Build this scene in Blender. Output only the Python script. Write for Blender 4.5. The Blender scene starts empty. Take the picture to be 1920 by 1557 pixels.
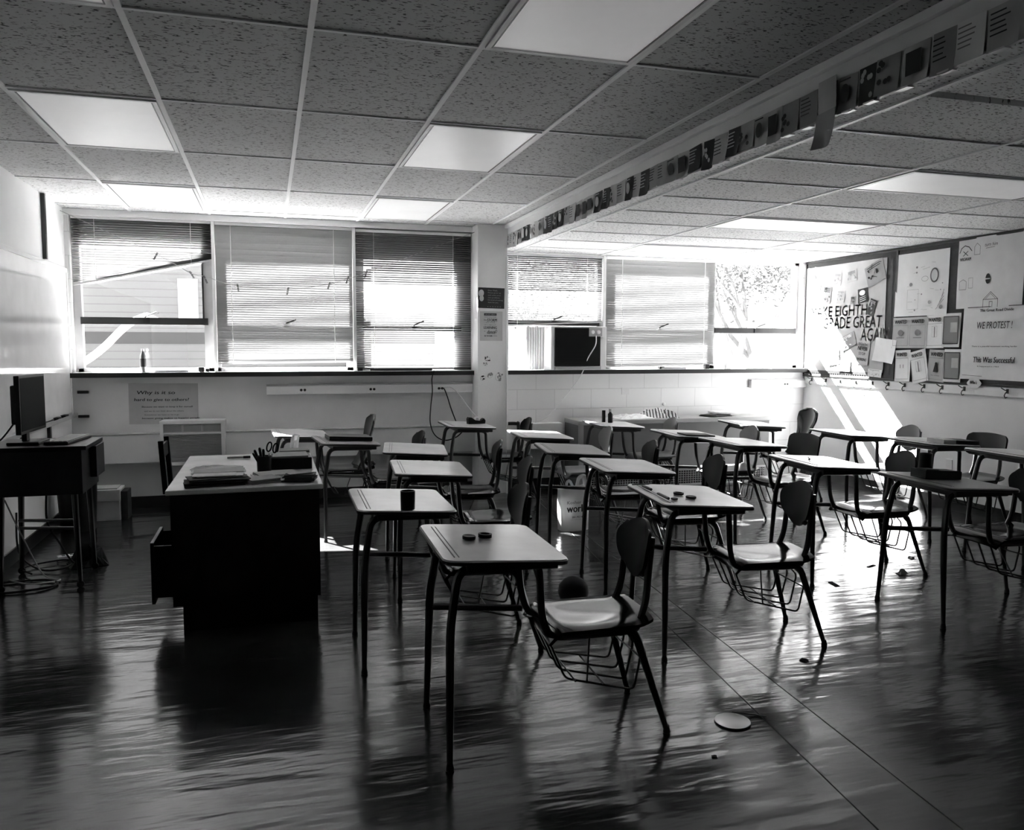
import bpy, bmesh, math, random
from mathutils import Vector, Matrix

random.seed(7)
PI = math.pi
COL = bpy.context.scene.collection
scn = bpy.context.scene

# ------------------------------------------------------------------ camera
cam_data = bpy.data.cameras.new('camera')
cam = bpy.data.objects.new('camera', cam_data)
COL.objects.link(cam)
F_PX, PITCH, YAW, ROLL = 1525.55, .083286, .290957, .002437
cam_data.sensor_fit = 'HORIZONTAL'
cam_data.sensor_width = 36.0
cam_data.lens = 36.0 * F_PX / 1920.0
cam_data.clip_start = .02
cam_data.clip_end = 500
_f = Vector((math.sin(YAW)*math.cos(PITCH), math.cos(YAW)*math.cos(PITCH), -math.sin(PITCH)))
_r = Vector((math.cos(YAW), -math.sin(YAW), 0))
_u = _r.cross(_f)
_r2 = math.cos(ROLL)*_r + math.sin(ROLL)*_u
_u2 = -math.sin(ROLL)*_r + math.cos(ROLL)*_u
cam.matrix_world = Matrix((( _r2.x, _u2.x, -_f.x, 0), (_r2.y, _u2.y, -_f.y, 0), (_r2.z, _u2.z, -_f.z, 1.5), (0, 0, 0, 1)))
scn.camera = cam

# ------------------------------------------------------------------ light and exposure
SKY, SUN, EXPO = 0.75, 78.0, 1.97
w = bpy.data.worlds.new('overcast_sky')
scn.world = w
w.use_nodes = True
bg = w.node_tree.nodes['Background']
bg.inputs[0].default_value = (1, 1, 1, 1)
bg.inputs[1].default_value = SKY
sd = bpy.data.lights.new('sun', 'SUN')
sd.energy = SUN
sd.angle = math.radians(.5)
sun = bpy.data.objects.new('sun', sd)
COL.objects.link(sun)
sun.rotation_mode = 'QUATERNION'
sun.rotation_quaternion = Vector((.58, -1.0, -1.0)).to_track_quat('-Z', 'Y')
sun.location = (-5, 18, 14)
vs = scn.view_settings
vs.view_transform = 'Standard'
vs.look = 'None'
vs.exposure = EXPO
vs.gamma = 1
vs.use_curve_mapping = False
scn.cycles.max_bounces = 10
scn.cycles.diffuse_bounces = 6
scn.cycles.glossy_bounces = 4
scn.cycles.transmission_bounces = 6
scn.cycles.transparent_max_bounces = 16
scn.cycles.caustics_reflective = False
scn.cycles.caustics_refractive = False
scn.cycles.sample_clamp_indirect = 6
scn.cycles.use_denoising = True
scn.cycles.use_adaptive_sampling = False
def portal(x0, x1, z0, z1, y):
    d = bpy.data.lights.new('window_portal', 'AREA')
    d.shape = 'RECTANGLE'; d.size = x1-x0; d.size_y = z1-z0
    d.cycles.is_portal = True
    o = bpy.data.objects.new('window_portal', d)
    COL.objects.link(o)
    o.location = ((x0+x1)/2, y, (z0+z1)/2)
    o.rotation_euler = (-PI/2, 0, 0)
portal(-1.68, 2.03, 1.24, 2.7, 8.36)
portal(2.33, 5.98, 1.24, 2.5, 8.36)

# ------------------------------------------------------------------ materials
def nodes_of(m):
    m.use_nodes = True
    nt = m.node_tree
    return nt, nt.nodes, nt.links, nt.nodes['Principled BSDF']
def mat(name, v, rough=.6, metal=0., spec=.5, var=0., scale=8., bump=0., bscale=60., stretch=(1, 1, 1), coat=0., emit=0.):
    m = bpy.data.materials.new(name)
    nt, N, L, P = nodes_of(m)
    P.inputs['Base Color'].default_value = (v, v, v, 1)
    P.inputs['Roughness'].default_value = rough
    P.inputs['Metallic'].default_value = metal
    P.inputs['Specular IOR Level'].default_value = spec
    P.inputs['Coat Weight'].default_value = coat
    if emit:
        P.inputs['Emission Color'].default_value = (1, 1, 1, 1)
        P.inputs['Emission Strength'].default_value = emit
    tc = N.new('ShaderNodeTexCoord')
    mp = N.new('ShaderNodeMapping'); mp.inputs['Scale'].default_value = stretch
    L.new(tc.outputs['Object'], mp.inputs[0])
    nz = N.new('ShaderNodeTexNoise'); nz.inputs['Scale'].default_value = scale; nz.inputs['Detail'].default_value = 4
    L.new(mp.outputs[0], nz.inputs['Vector'])
    rp = N.new('ShaderNodeValToRGB')
    a, b = v*(1-var), min(1, v*(1+var))
    rp.color_ramp.elements[0].position = .3; rp.color_ramp.elements[0].color = (a, a, a, 1)
    rp.color_ramp.elements[1].position = .7; rp.color_ramp.elements[1].color = (b, b, b, 1)
    L.new(nz.outputs[0], rp.inputs[0]); L.new(rp.outputs[0], P.inputs['Base Color'])
    if bump:
        n2 = N.new('ShaderNodeTexNoise'); n2.inputs['Scale'].default_value = bscale; n2.inputs['Detail'].default_value = 3
        L.new(mp.outputs[0], n2.inputs['Vector'])
        bp = N.new('ShaderNodeBump'); bp.inputs['Strength'].default_value = bump; bp.inputs['Distance'].default_value = .01
        L.new(n2.outputs[0], bp.inputs['Height']); L.new(bp.outputs[0], P.inputs['Normal'])
    return m

M = {}
M['wall'] = mat('painted_block', .72, .55, var=.06, scale=3, bump=.1, bscale=90)
M['wall_pale'] = mat('pale_paint', .8, .5, var=.04, scale=3, bump=.08, bscale=90)
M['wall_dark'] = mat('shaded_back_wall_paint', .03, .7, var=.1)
M['trim_black'] = mat('black_vinyl_trim', .012, .4)
M['trim_white'] = mat('white_trim', .8, .45, var=.03)
M['frame_grey'] = mat('grey_window_frame', .42, .45, var=.08)
M['frame_dark'] = mat('dark_window_bar', .02, .45)
M['grid'] = mat('ceiling_grid_paint', .85, .5)
M['lens'] = mat('light_lens', .93, .35, var=.05, scale=2.5, emit=.035)
M['lens_frame'] = mat('light_frame', .75, .4)
M['black_metal'] = mat('black_enamel', .003, .4, spec=.2)
M['tube'] = mat('dark_chrome_tube', .08, .28, metal=.85, spec=.5)
M['desktop'] = mat('desk_laminate', .75, .22, spec=.6, var=.08, scale=6)
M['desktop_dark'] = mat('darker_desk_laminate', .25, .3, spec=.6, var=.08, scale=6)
M['desk_edge'] = mat('desk_edge', .03, .35)
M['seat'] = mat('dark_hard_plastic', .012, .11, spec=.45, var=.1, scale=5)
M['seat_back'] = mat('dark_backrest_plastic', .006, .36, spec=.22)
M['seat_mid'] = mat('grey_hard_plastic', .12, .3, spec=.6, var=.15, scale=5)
M['wire'] = mat('dark_wire', .006, .4, spec=.4)
M['glide'] = mat('black_glide', .01, .5)
M['white_board'] = mat('whiteboard_enamel', .72, .07, spec=.9, var=.05, scale=6)
M['silver'] = mat('aluminium', .6, .3, metal=.9)
M['paper'] = mat('paper', .78, .8, var=.04, scale=9, bump=.15, bscale=14)
M['paper_grey'] = mat('grey_paper', .45, .8, var=.06, scale=9, bump=.15, bscale=14)
M['paper_mid'] = mat('mid_paper', .3, .8, var=.1, scale=9)
M['paper_dark'] = mat('dark_paper', .016, .8, var=.3, scale=12)
M['ink'] = mat('black_ink', .015, .8)
M['ink_grey'] = mat('grey_pencil', .22, .8)
M['cork'] = mat('dark_board_fabric', .05, .9, var=.15, scale=30)
M['card'] = mat('pale_cardboard', .5, .75, var=.08)
M['plastic_white'] = mat('white_plastic', .75, .4)
M['plastic_grey'] = mat('grey_plastic', .35, .45)
M['plastic_black'] = mat('black_plastic', .005, .4, spec=.25)
M['rubber'] = mat('black_rubber', .008, .6, spec=.3)
M['screen'] = mat('monitor_glass', .004, .6, spec=.05)
M['unit_grey'] = mat('unit_steel', .11, .5, var=.06)
M['unit_top'] = mat('unit_top_laminate', .3, .35)
M['bag'] = mat('plastic_bag_film', .62, .45, var=.1, scale=5, bump=.5, bscale=9)
def make_bag():
    m = M['bag']; nt = m.node_tree; N = nt.nodes; L = nt.links
    tr = N.new('ShaderNodeBsdfTranslucent'); tr.inputs[0].default_value = (.8, .8, .8, 1)
    mx = N.new('ShaderNodeMixShader'); mx.inputs[0].default_value = .45
    L.new(N['Principled BSDF'].outputs[0], mx.inputs[1]); L.new(tr.outputs[0], mx.inputs[2])
    L.new(mx.outputs[0], N['Material Output'].inputs[0])
make_bag()
M['facade'] = mat('siding', .25, .8, var=.04, scale=2)
M['facade_band'] = mat('siding_band', .05, .8)
M['bark'] = mat('bark', .13, .9, var=.2)
M['bounce_strip'] = mat('pale_bounce_strip', .85, .9)
M['asphalt'] = mat('asphalt', .07, .9)
M['pencil'] = mat('dark_pencil', .05, .5)

def make_slat(name, v, tl):
    m = bpy.data.materials.new(name)
    nt, N, L, P = nodes_of(m)
    P.inputs['Base Color'].default_value = (v, v, v, 1); P.inputs['Roughness'].default_value = .5; P.inputs['Specular IOR Level'].default_value = .3
    tr = N.new('ShaderNodeBsdfTranslucent'); tr.inputs[0].default_value = (.5, .5, .5, 1)
    mx = N.new('ShaderNodeMixShader'); mx.inputs[0].default_value = tl
    L.new(P.outputs[0], mx.inputs[1]); L.new(tr.outputs[0], mx.inputs[2])
    L.new(mx.outputs[0], N['Material Output'].inputs[0])
    return m
M['slat'] = make_slat('grey_slat', .14, .004)
M['slat_pale'] = make_slat('pale_slat', .24, .016)
def make_leaf():
    m = bpy.data.materials.new('leaf')
    nt, N, L, P = nodes_of(m)
    P.inputs['Base Color'].default_value = (.08, .08, .08, 1); P.inputs['Roughness'].default_value = .8
    tr = N.new('ShaderNodeBsdfTranslucent'); tr.inputs[0].default_value = (.2, .2, .2, 1)
    mx = N.new('ShaderNodeMixShader'); mx.inputs[0].default_value = .25
    L.new(P.outputs[0], mx.inputs[1]); L.new(tr.outputs[0], mx.inputs[2])
    L.new(mx.outputs[0], N['Material Output'].inputs[0])
    return m
M['leaf'] = make_leaf()
def make_glass():
    m = bpy.data.materials.new('window_glass')
    nt, N, L, P = nodes_of(m)
    N.remove(P)
    t = N.new('ShaderNodeBsdfTransparent'); t.inputs[0].default_value = (.93, .93, .93, 1)
    g = N.new('ShaderNodeBsdfGlossy'); g.inputs['Roughness'].default_value = .02
    mx = N.new('ShaderNodeMixShader'); mx.inputs[0].default_value = .05
    L.new(t.outputs[0], mx.inputs[1]); L.new(g.outputs[0], mx.inputs[2])
    L.new(mx.outputs[0], N['Material Output'].inputs[0])
    return m
M['glass'] = make_glass()
def make_block():
    # painted concrete block: faint mortar courses
    m = bpy.data.materials.new('painted_block_courses')
    nt, N, L, P = nodes_of(m)
    P.inputs['Roughness'].default_value = .55
    tc = N.new('ShaderNodeTexCoord')
    sx = N.new('ShaderNodeSeparateXYZ'); cx = N.new('ShaderNodeCombineXYZ')
    L.new(tc.outputs['Object'], sx.inputs[0])
    ad = N.new('ShaderNodeMath'); ad.operation = 'ADD'
    L.new(sx.outputs[0], ad.inputs[0]); L.new(sx.outputs[1], ad.inputs[1])
    L.new(ad.outputs[0], cx.inputs[0]); L.new(sx.outputs[2], cx.inputs[1])
    br = N.new('ShaderNodeTexBrick'); br.inputs['Scale'].default_value = 1
    br.inputs['Color1'].default_value = (.78, .78, .78, 1); br.inputs['Color2'].default_value = (.76, .76, .76, 1)
    br.inputs['Mortar'].default_value = (.62, .62, .62, 1)
    br.inputs['Brick Width'].default_value = .42; br.inputs['Row Height'].default_value = .21
    br.inputs['Mortar Size'].default_value = .004; br.inputs['Mortar Smooth'].default_value = .3
    L.new(cx.outputs[0], br.inputs['Vector'])
    L.new(br.outputs[0], P.inputs['Base Color'])
    bp = N.new('ShaderNodeBump'); bp.inputs['Strength'].default_value = .4; bp.inputs['Distance'].default_value = .004; bp.invert = True
    L.new(br.outputs['Fac'], bp.inputs['Height']); L.new(bp.outputs[0], P.inputs['Normal'])
    return m
M['block'] = make_block()
def make_ceiling(name, v):
    m = bpy.data.materials.new(name)
    nt, N, L, P = nodes_of(m)
    P.inputs['Roughness'].default_value = .85
    P.inputs['Specular IOR Level'].default_value = .15
    tc = N.new('ShaderNodeTexCoord')
    wp = N.new('ShaderNodeTexNoise'); wp.inputs['Scale'].default_value = 30
    L.new(tc.outputs['Object'], wp.inputs['Vector'])
    mixv = N.new('ShaderNodeMix'); mixv.data_type = 'VECTOR'; mixv.inputs[0].default_value = .02
    L.new(tc.outputs['Object'], mixv.inputs[4]); L.new(wp.outputs['Color'], mixv.inputs[5])
    mp = N.new('ShaderNodeMapping'); mp.inputs['Scale'].default_value = (38, 85, 1)
    L.new(mixv.outputs[1], mp.inputs[0])
    nz = N.new('ShaderNodeTexNoise'); nz.inputs['Scale'].default_value = 1.3; nz.inputs['Detail'].default_value = 1.5
    L.new(mp.outputs[0], nz.inputs['Vector'])
    rp = N.new('ShaderNodeValToRGB')
    rp.color_ramp.elements[0].position = .345; rp.color_ramp.elements[0].color = (v*.18, v*.18, v*.18, 1)
    rp.color_ramp.elements[1].position = .40; rp.color_ramp.elements[1].color = (v, v, v, 1)
    L.new(nz.outputs[0], rp.inputs[0]); L.new(rp.outputs[0], P.inputs['Base Color'])
    bp = N.new('ShaderNodeBump'); bp.inputs['Strength'].default_value = .3; bp.inputs['Distance'].default_value = .004
    L.new(rp.outputs[0], bp.inputs['Height']); L.new(bp.outputs[0], P.inputs['Normal'])
    return m
M['tile'] = make_ceiling('mineral_fibre_tile', .60)
M['tile2'] = make_ceiling('pale_mineral_fibre_tile', .92)  # same tile with a paler base for the lower ceiling
def make_floor():
    m = bpy.data.materials.new('waxed_vinyl_floor')
    nt, N, L, P = nodes_of(m)
    P.inputs['Specular IOR Level'].default_value = .7
    tc = N.new('ShaderNodeTexCoord')
    def noise(scale, detail, stretch):
        mp = N.new('ShaderNodeMapping'); mp.inputs['Scale'].default_value = stretch
        L.new(tc.outputs['Object'], mp.inputs[0])
        n = N.new('ShaderNodeTexNoise'); n.inputs['Scale'].default_value = scale; n.inputs['Detail'].default_value = detail
        L.new(mp.outputs[0], n.inputs['Vector']); return n
    n1 = noise(2.2, 6, (1, 1, 1))
    rp = N.new('ShaderNodeValToRGB')
    rp.color_ramp.elements[0].position = .3; rp.color_ramp.elements[0].color = (.011, .011, .011, 1)
    rp.color_ramp.elements[1].position = .75; rp.color_ramp.elements[1].color = (.038, .038, .038, 1)
    L.new(n1.outputs[0], rp.inputs[0])
    br = N.new('ShaderNodeTexBrick'); br.offset = 0; br.squash = 1
    br.inputs['Scale'].default_value = 1; br.inputs['Brick Width'].default_value = .305; br.inputs['Row Height'].default_value = .305
    br.inputs['Mortar Size'].default_value = .0012; br.inputs['Mortar Smooth'].default_value = .1
    L.new(tc.outputs['Object'], br.inputs['Vector'])
    # two open seams running towards the windows
    sx = N.new('ShaderNodeSeparateXYZ'); L.new(tc.outputs['Object'], sx.inputs[0])
    seam = None
    for x0, slope in ((2.17, .09), (1.96, .13)):
        a = N.new('ShaderNodeMath'); a.operation = 'MULTIPLY_ADD'
        L.new(sx.outputs[1], a.inputs[0]); a.inputs[1].default_value = -slope; a.inputs[2].default_value = 3.27*slope - x0
        b = N.new('ShaderNodeMath'); b.operation = 'ADD'
        L.new(sx.outputs[0], b.inputs[0]); L.new(a.outputs[0], b.inputs[1])
        c = N.new('ShaderNodeMath'); c.operation = 'ABSOLUTE'; L.new(b.outputs[0], c.inputs[0])
        d = N.new('ShaderNodeMath'); d.operation = 'LESS_THAN'; L.new(c.outputs[0], d.inputs[0]); d.inputs[1].default_value = .003
        if seam is None: seam = d
        else:
            e = N.new('ShaderNodeMath'); e.operation = 'MAXIMUM'
            L.new(seam.outputs[0], e.inputs[0]); L.new(d.outputs[0], e.inputs[1]); seam = e
    mk = N.new('ShaderNodeMath'); mk.operation = 'MULTIPLY_ADD'
    L.new(br.outputs['Fac'], mk.inputs[0]); mk.inputs[1].default_value = .5; L.new(seam.outputs[0], mk.inputs[2])
    mk.use_clamp = True
    mc = N.new('ShaderNodeMix'); mc.data_type = 'RGBA'
    L.new(mk.outputs[0], mc.inputs[0]); L.new(rp.outputs[0], mc.inputs[6]); mc.inputs[7].default_value = (.004, .004, .004, 1)
    L.new(mc.outputs[2], P.inputs['Base Color'])
    n2 = noise(5, 5, (1, 1, 1))
    rr = N.new('ShaderNodeValToRGB')
    rr.color_ramp.elements[0].position = .35; rr.color_ramp.elements[0].color = (.14, .14, .14, 1)
    rr.color_ramp.elements[1].position = .7; rr.color_ramp.elements[1].color = (.19, .19, .19, 1)
    L.new(n2.outputs[0], rr.inputs[0])
    mr = N.new('ShaderNodeMix'); mr.data_type = 'FLOAT'
    L.new(seam.outputs[0], mr.inputs[0]); L.new(rr.outputs[0], mr.inputs[2]); mr.inputs[3].default_value = .8
    L.new(mr.outputs[0], P.inputs['Roughness'])
    n3 = noise(1.6, 3, (1.2, 5.5, 1))
    n4 = noise(9, 3, (1, 3, 1))
    ad = N.new('ShaderNodeMath'); ad.operation = 'MULTIPLY_ADD'
    L.new(n4.outputs[0], ad.inputs[0]); ad.inputs[1].default_value = .05; L.new(n3.outputs[0], ad.inputs[2])
    bp = N.new('ShaderNodeBump'); bp.inputs['Strength'].default_value = .30; bp.inputs['Distance'].default_value = .02
    L.new(ad.outputs[0], bp.inputs['Height']); L.new(bp.outputs[0], P.inputs['Normal'])
    return m
M['floor'] = make_floor()
def make_striped():
    m = bpy.data.materials.new('striped_cloth')
    nt, N, L, P = nodes_of(m)
    P.inputs['Roughness'].default_value = .85
    tc = N.new('ShaderNodeTexCoord')
    wv = N.new('ShaderNodeTexWave'); wv.inputs['Scale'].default_value = 9; wv.bands_direction = 'X'
    L.new(tc.outputs['Object'], wv.inputs['Vector'])
    rp = N.new('ShaderNodeValToRGB'); rp.color_ramp.interpolation = 'CONSTANT'
    rp.color_ramp.elements[0].color = (.08, .08, .08, 1)
    rp.color_ramp.elements[1].position = .42; rp.color_ramp.elements[1].color = (.7, .7, .7, 1)
    L.new(wv.outputs[0], rp.inputs[0]); L.new(rp.outputs[0], P.inputs['Base Color'])
    return m
M['striped'] = make_striped()
def make_ply():
    m = bpy.data.materials.new('siding_boards')
    nt, N, L, P = nodes_of(m)
    P.inputs['Roughness'].default_value = .8
    tc = N.new('ShaderNodeTexCoord')
    wv = N.new('ShaderNodeTexWave'); wv.bands_direction = 'Z'; wv.wave_profile = 'SAW'; wv.inputs['Scale'].default_value = 1.9
    L.new(tc.outputs['Object'], wv.inputs['Vector'])
    rp = N.new('ShaderNodeValToRGB')
    rp.color_ramp.elements[0].color = (.07, .07, .07, 1); rp.color_ramp.elements[1].position = .15; rp.color_ramp.elements[1].color = (.14, .14, .14, 1)
    L.new(wv.outputs[0], rp.inputs[0]); L.new(rp.outputs[0], P.inputs['Base Color'])
    return m
M['siding'] = make_ply()

# ------------------------------------------------------------------ mesh helpers
class B:
    """collects shapes, then links them as one mesh object"""
    def __init__(s):
        s.v = []; s.f = []
    def add(s, vs, fs):
        n = len(s.v); s.v += [tuple(v) for v in vs]; s.f += [tuple(i+n for i in f) for f in fs]
        return s
    def box(s, x0, x1, y0, y1, z0, z1, T=None, bev=0.):
        if bev <= 0:
            vs = [Vector(p) for p in ((x0,y0,z0),(x1,y0,z0),(x1,y1,z0),(x0,y1,z0),(x0,y0,z1),(x1,y0,z1),(x1,y1,z1),(x0,y1,z1))]
            fs = [(0,3,2,1),(4,5,6,7),(0,1,5,4),(1,2,6,5),(2,3,7,6),(3,0,4,7)]
        else:
            bm = bmesh.new()
            bmesh.ops.create_cube(bm, size=1)
            for v in bm.verts:
                v.co = Vector(((x0+x1)/2+v.co.x*(x1-x0), (y0+y1)/2+v.co.y*(y1-y0), (z0+z1)/2+v.co.z*(z1-z0)))
            bmesh.ops.bevel(bm, geom=bm.edges[:], offset=bev, segments=2, affect='EDGES', profile=.6)
            bm.verts.index_update()
            vs = [v.co.copy() for v in bm.verts]; fs = [tuple(v.index for v in f.verts) for f in bm.faces]
            bm.free()
        if T is not None: vs = [T @ v for v in vs]
        return s.add(vs, fs)
    def prism(s, pts, z0, z1, T=None, inset=0.):
        """vertical prism over a 2D outline, with an optional chamfer at both rims"""
        n = len(pts); c = sum((Vector((p[0], p[1])) for p in pts), Vector((0, 0)))/n
        rings = []
        def ring(z, k):
            out = []
            for p in pts:
                d = Vector((p[0], p[1]))-c
                q = c + d*(1 - k/max(d.length, 1e-6))
                out.append(Vector((q.x, q.y, z)))
            return out
        if inset > 0:
            lv = [(z0, inset), (z0+inset, 0), (z1-inset, 0), (z1, inset)]
        else:
            lv = [(z0, 0), (z1, 0)]
        vs = []
        for z, k in lv: vs += ring(z, k)
        fs = [tuple(reversed(range(n)))]
        for r in range(len(lv)-1):
            for i in range(n):
                j = (i+1) % n
                fs.append((r*n+i, r*n+j, (r+1)*n+j, (r+1)*n+i))
        fs.append(tuple(range((len(lv)-1)*n, len(lv)*n)))
        if T is not None: vs = [T @ v for v in vs]
        return s.add(vs, fs)
    def lathe(s, prof, T=None, n=24, cap=True):
        vs = []; fs = []
        for r, z in prof:
            for i in range(n):
                a = 2*PI*i/n
                vs.append(Vector((r*math.cos(a), r*math.sin(a), z)))
        m = len(prof)
        for k in range(m-1):
            for i in range(n):
                j = (i+1) % n
                fs.append((k*n+i, k*n+j, (k+1)*n+j, (k+1)*n+i))
        if cap:
            fs.append(tuple(reversed(range(n)))); fs.append(tuple(range((m-1)*n, m*n)))
        if T is not None: vs = [T @ v for v in vs]
        return s.add(vs, fs)
    def tube(s, path, r, n=8, fillet=0., closed=False):
        """swept tube; r is a number or one radius per point of path"""
        P = [Vector(p) for p in path]
        R = list(r) if isinstance(r, (list, tuple)) else [r]*len(P)
        if fillet > 0 and len(P) > 2:
            Q = [P[0]]; RR = [R[0]]
            for i in range(1, len(P)-1):
                a, b, c = P[i-1], P[i], P[i+1]
                d1 = (a-b); d2 = (c-b)
                f = min(fillet, d1.length*.45, d2.length*.45)
                p0 = b + d1.normalized()*f; p1 = b + d2.normalized()*f
                for k in range(5):
                    t = k/4
                    Q.append(p0*(1-t)**2 + b*2*t*(1-t) + p1*t*t); RR.append(R[i])
            Q.append(P[-1]); RR.append(R[-1]); P, R = Q, RR
        vs = []; fs = []
        up = None
        m = len(P)
        for i, p in enumerate(P):
            if closed: t = P[(i+1) % m]-P[i-1]
            elif i == 0: t = P[1]-P[0]
            elif i == m-1: t = P[-1]-P[-2]
            else: t = (P[i+1]-p).normalized()+(p-P[i-1]).normalized()
            t.normalize()
            if up is None:
                up = Vector((0, 0, 1)) if abs(t.z) < .9 else Vector((1, 0, 0))
            x = up.cross(t)
            if x.length < 1e-4: x = Vector((1, 0, 0)).cross(t)
            x.normalize(); up = t.cross(x)
            for k in range(n):
                a = 2*PI*k/n
                vs.append(p + (x*math.cos(a)+up*math.sin(a))*R[i])
        for i in range(m if closed else m-1):
            q = (i+1) % m
            for k in range(n):
                j = (k+1) % n
                fs.append((i*n+k, i*n+j, q*n+j, q*n+k))
        if not closed:
            fs.append(tuple(reversed(range(n)))); fs.append(tuple(range((m-1)*n, m*n)))
        return s.add(vs, fs)
    def grid(s, fn, nu, nv, thick=0.):
        """surface fn(u,v) -> Vector; thickened downwards along its normal when asked"""
        pts = [[fn(i/nu, j/nv) for j in range(nv+1)] for i in range(nu+1)]
        flat = [p for row in pts for p in row]
        fs = []
        W = nv+1
        for i in range(nu):
            for j in range(nv):
                fs.append((i*W+j, (i+1)*W+j, (i+1)*W+j+1, i*W+j+1))
        if thick:
            n0 = len(flat); nb = []
            for i in range(nu+1):
                for j in range(nv+1):
                    a = pts[min(i+1, nu)][j]-pts[max(i-1, 0)][j]; b = pts[i][min(j+1, nv)]-pts[i][max(j-1, 0)]
                    nn = a.cross(b)
                    if nn.length > 1e-9: nn.normalize()
                    nb.append(pts[i][j]-nn*thick)
            flat += nb
            fs += [tuple(n0+k for k in reversed(f)) for f in fs[:]]
            ed = [(i, 0) for i in range(nu+1)] + [(nu, j) for j in range(1, nv+1)] + [(i, nv) for i in range(nu-1, -1, -1)] + [(0, j) for j in range(nv-1, 0, -1)]
            idx = [i*W+j for i, j in ed]
            for k in range(len(idx)):
                a, b = idx[k], idx[(k+1) % len(idx)]
                fs.append((b, a, n0+a, n0+b))
        return s.add(flat, fs)
    def build(s, name, m, parent=None, smooth=False, loc=None):
        me = bpy.data.meshes.new(name)
        me.from_pydata(s.v, [], s.f)
        me.materials.append(M[m] if isinstance(m, str) else m)
        if smooth:
            me.polygons.foreach_set('use_smooth', [True]*len(me.polygons))
            try: me.set_sharp_from_angle(angle=math.radians(40))
            except Exception: pass
        me.update()
        o = bpy.data.objects.new(name, me)
        COL.objects.link(o)
        if parent is not None: o.parent = parent
        if loc is not None: o.location = loc
        return o
def tag(o, label=None, cat=None, group=None, kind=None):
    if label: o['label'] = label
    if cat: o['category'] = cat
    if group: o['group'] = group
    if kind: o['kind'] = kind
    return o
def empty(name, loc=(0, 0, 0), rz=0., label=None, cat=None, group=None):
    o = bpy.data.objects.new(name, None)
    COL.objects.link(o)
    o.empty_display_size = .1
    o.location = loc; o.rotation_euler = (0, 0, rz)
    return tag(o, label, cat, group)
def copy_tree(o, kids, parent=None):
    c = o.copy(); COL.objects.link(c)
    if parent is not None: c.parent = parent
    for ch in kids.get(o, ()): copy_tree(ch, kids, c)
    return c
def kid_map():
    k = {}
    for o in COL.objects:
        if o.parent is not None: k.setdefault(o.parent, []).append(o)
    return k
def struct(o):
    o['kind'] = 'structure'; return o
def TR(x, y, z, rz=0., rx=0., ry=0.):
    return Matrix.Translation((x, y, z)) @ Matrix.Rotation(rz, 4, 'Z') @ Matrix.Rotation(ry, 4, 'Y') @ Matrix.Rotation(rx, 4, 'X')
def rrect(x0, x1, y0, y1, r, n=5):
    out = []
    for cx, cy, a0 in ((x1-r, y1-r, 0), (x0+r, y1-r, 90), (x0+r, y0+r, 180), (x1-r, y0+r, 270)):
        for i in range(n+1):
            a = math.radians(a0+90*i/n)
            out.append((cx+r*math.cos(a), cy+r*math.sin(a)))
    return out

# planes on walls: (origin, right, up); text and papers are laid on them
class Pl:
    def __init__(s, fn, off=0.):
        s.fn = fn; s.off = off
    def m(s, u, v, rot=0., off=0.):
        """matrix whose x runs right, y runs up, z faces the viewer"""
        o, r, up = s.fn(u, v)
        n = r.cross(up)
        r2 = r*math.cos(rot)+up*math.sin(rot); u2 = -r*math.sin(rot)+up*math.cos(rot)
        o = o + n*(s.off+off)
        return Matrix(((r2.x, u2.x, n.x, o.x), (r2.y, u2.y, n.y, o.y), (r2.z, u2.z, n.z, o.z), (0, 0, 0, 1)))
RW = Pl(lambda y, z: (Vector((6.05, y, z)), Vector((0, -1, 0)), Vector((0, 0, 1))))      # right wall
BW = Pl(lambda x, z: (Vector((x, 8.2, z)), Vector((1, 0, 0)), Vector((0, 0, 1))))        # window wall
PW = Pl(lambda x, z: (Vector((x, 7.95, z)), Vector((1, 0, 0)), Vector((0, 0, 1))))       # pillar
SW = Pl(lambda y, z: (Vector((2.33, y, z)), Vector((0, -1, 0)), Vector((0, 0, 1))))      # soffit face

_tc = {}
def text_geo(s):
    if s not in _tc:
        c = bpy.data.curves.new('t', 'FONT'); c.body = s; c.resolution_u = 2
        o = bpy.data.objects.new('t', c); COL.objects.link(o)
        dg = bpy.context.evaluated_depsgraph_get()
        me = bpy.data.meshes.new_from_object(o.evaluated_get(dg))
        vs = [v.co.copy() for v in me.vertices]; fs = [tuple(p.vertices) for p in me.polygons]
        bpy.data.objects.remove(o); bpy.data.curves.remove(c); bpy.data.meshes.remove(me)
        x0 = min(v.x for v in vs); x1 = max(v.x for v in vs); y0 = min(v.y for v in vs); y1 = max(v.y for v in vs)
        _tc[s] = (vs, fs, x0, x1, y0, y1)
    return _tc[s]
def text(b, s, T, x, y, wd, ht, bold=0., slant=0.):
    """lettering fitted to a box wd x ht centred on x, y in the frame T"""
    vs, fs, x0, x1, y0, y1 = text_geo(s)
    kx = wd/(x1-x0); ky = ht/(y1-y0)
    for dx in ((0,) if not bold else (-bold, 0, bold)):
        out = [T @ Vector((x + (v.x-(x0+x1)/2)*kx + dx + slant*(v.y-y0)*ky, y+(v.y-(y0+y1)/2)*ky, .0006)) for v in vs]
        b.add(out, fs)
def line(b, T, pts, w_, closed=False, z=.0006):
    """flat drawn stroke in the frame T"""
    P = [Vector((p[0], p[1], 0)) for p in pts]
    if closed: P.append(P[0])
    for p, q in zip(P, P[1:]):
        d = (q-p)
        if d.length < 1e-6: continue
        d.normalize(); n = Vector((-d.y, d.x, 0))*w_/2
        vs = [T @ (p-n-d*w_*.3+Vector((0,0,z))), T @ (q-n+d*w_*.3+Vector((0,0,z))), T @ (q+n+d*w_*.3+Vector((0,0,z))), T @ (p+n-d*w_*.3+Vector((0,0,z)))]
        b.add(vs, [(0, 1, 2, 3)])
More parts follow.
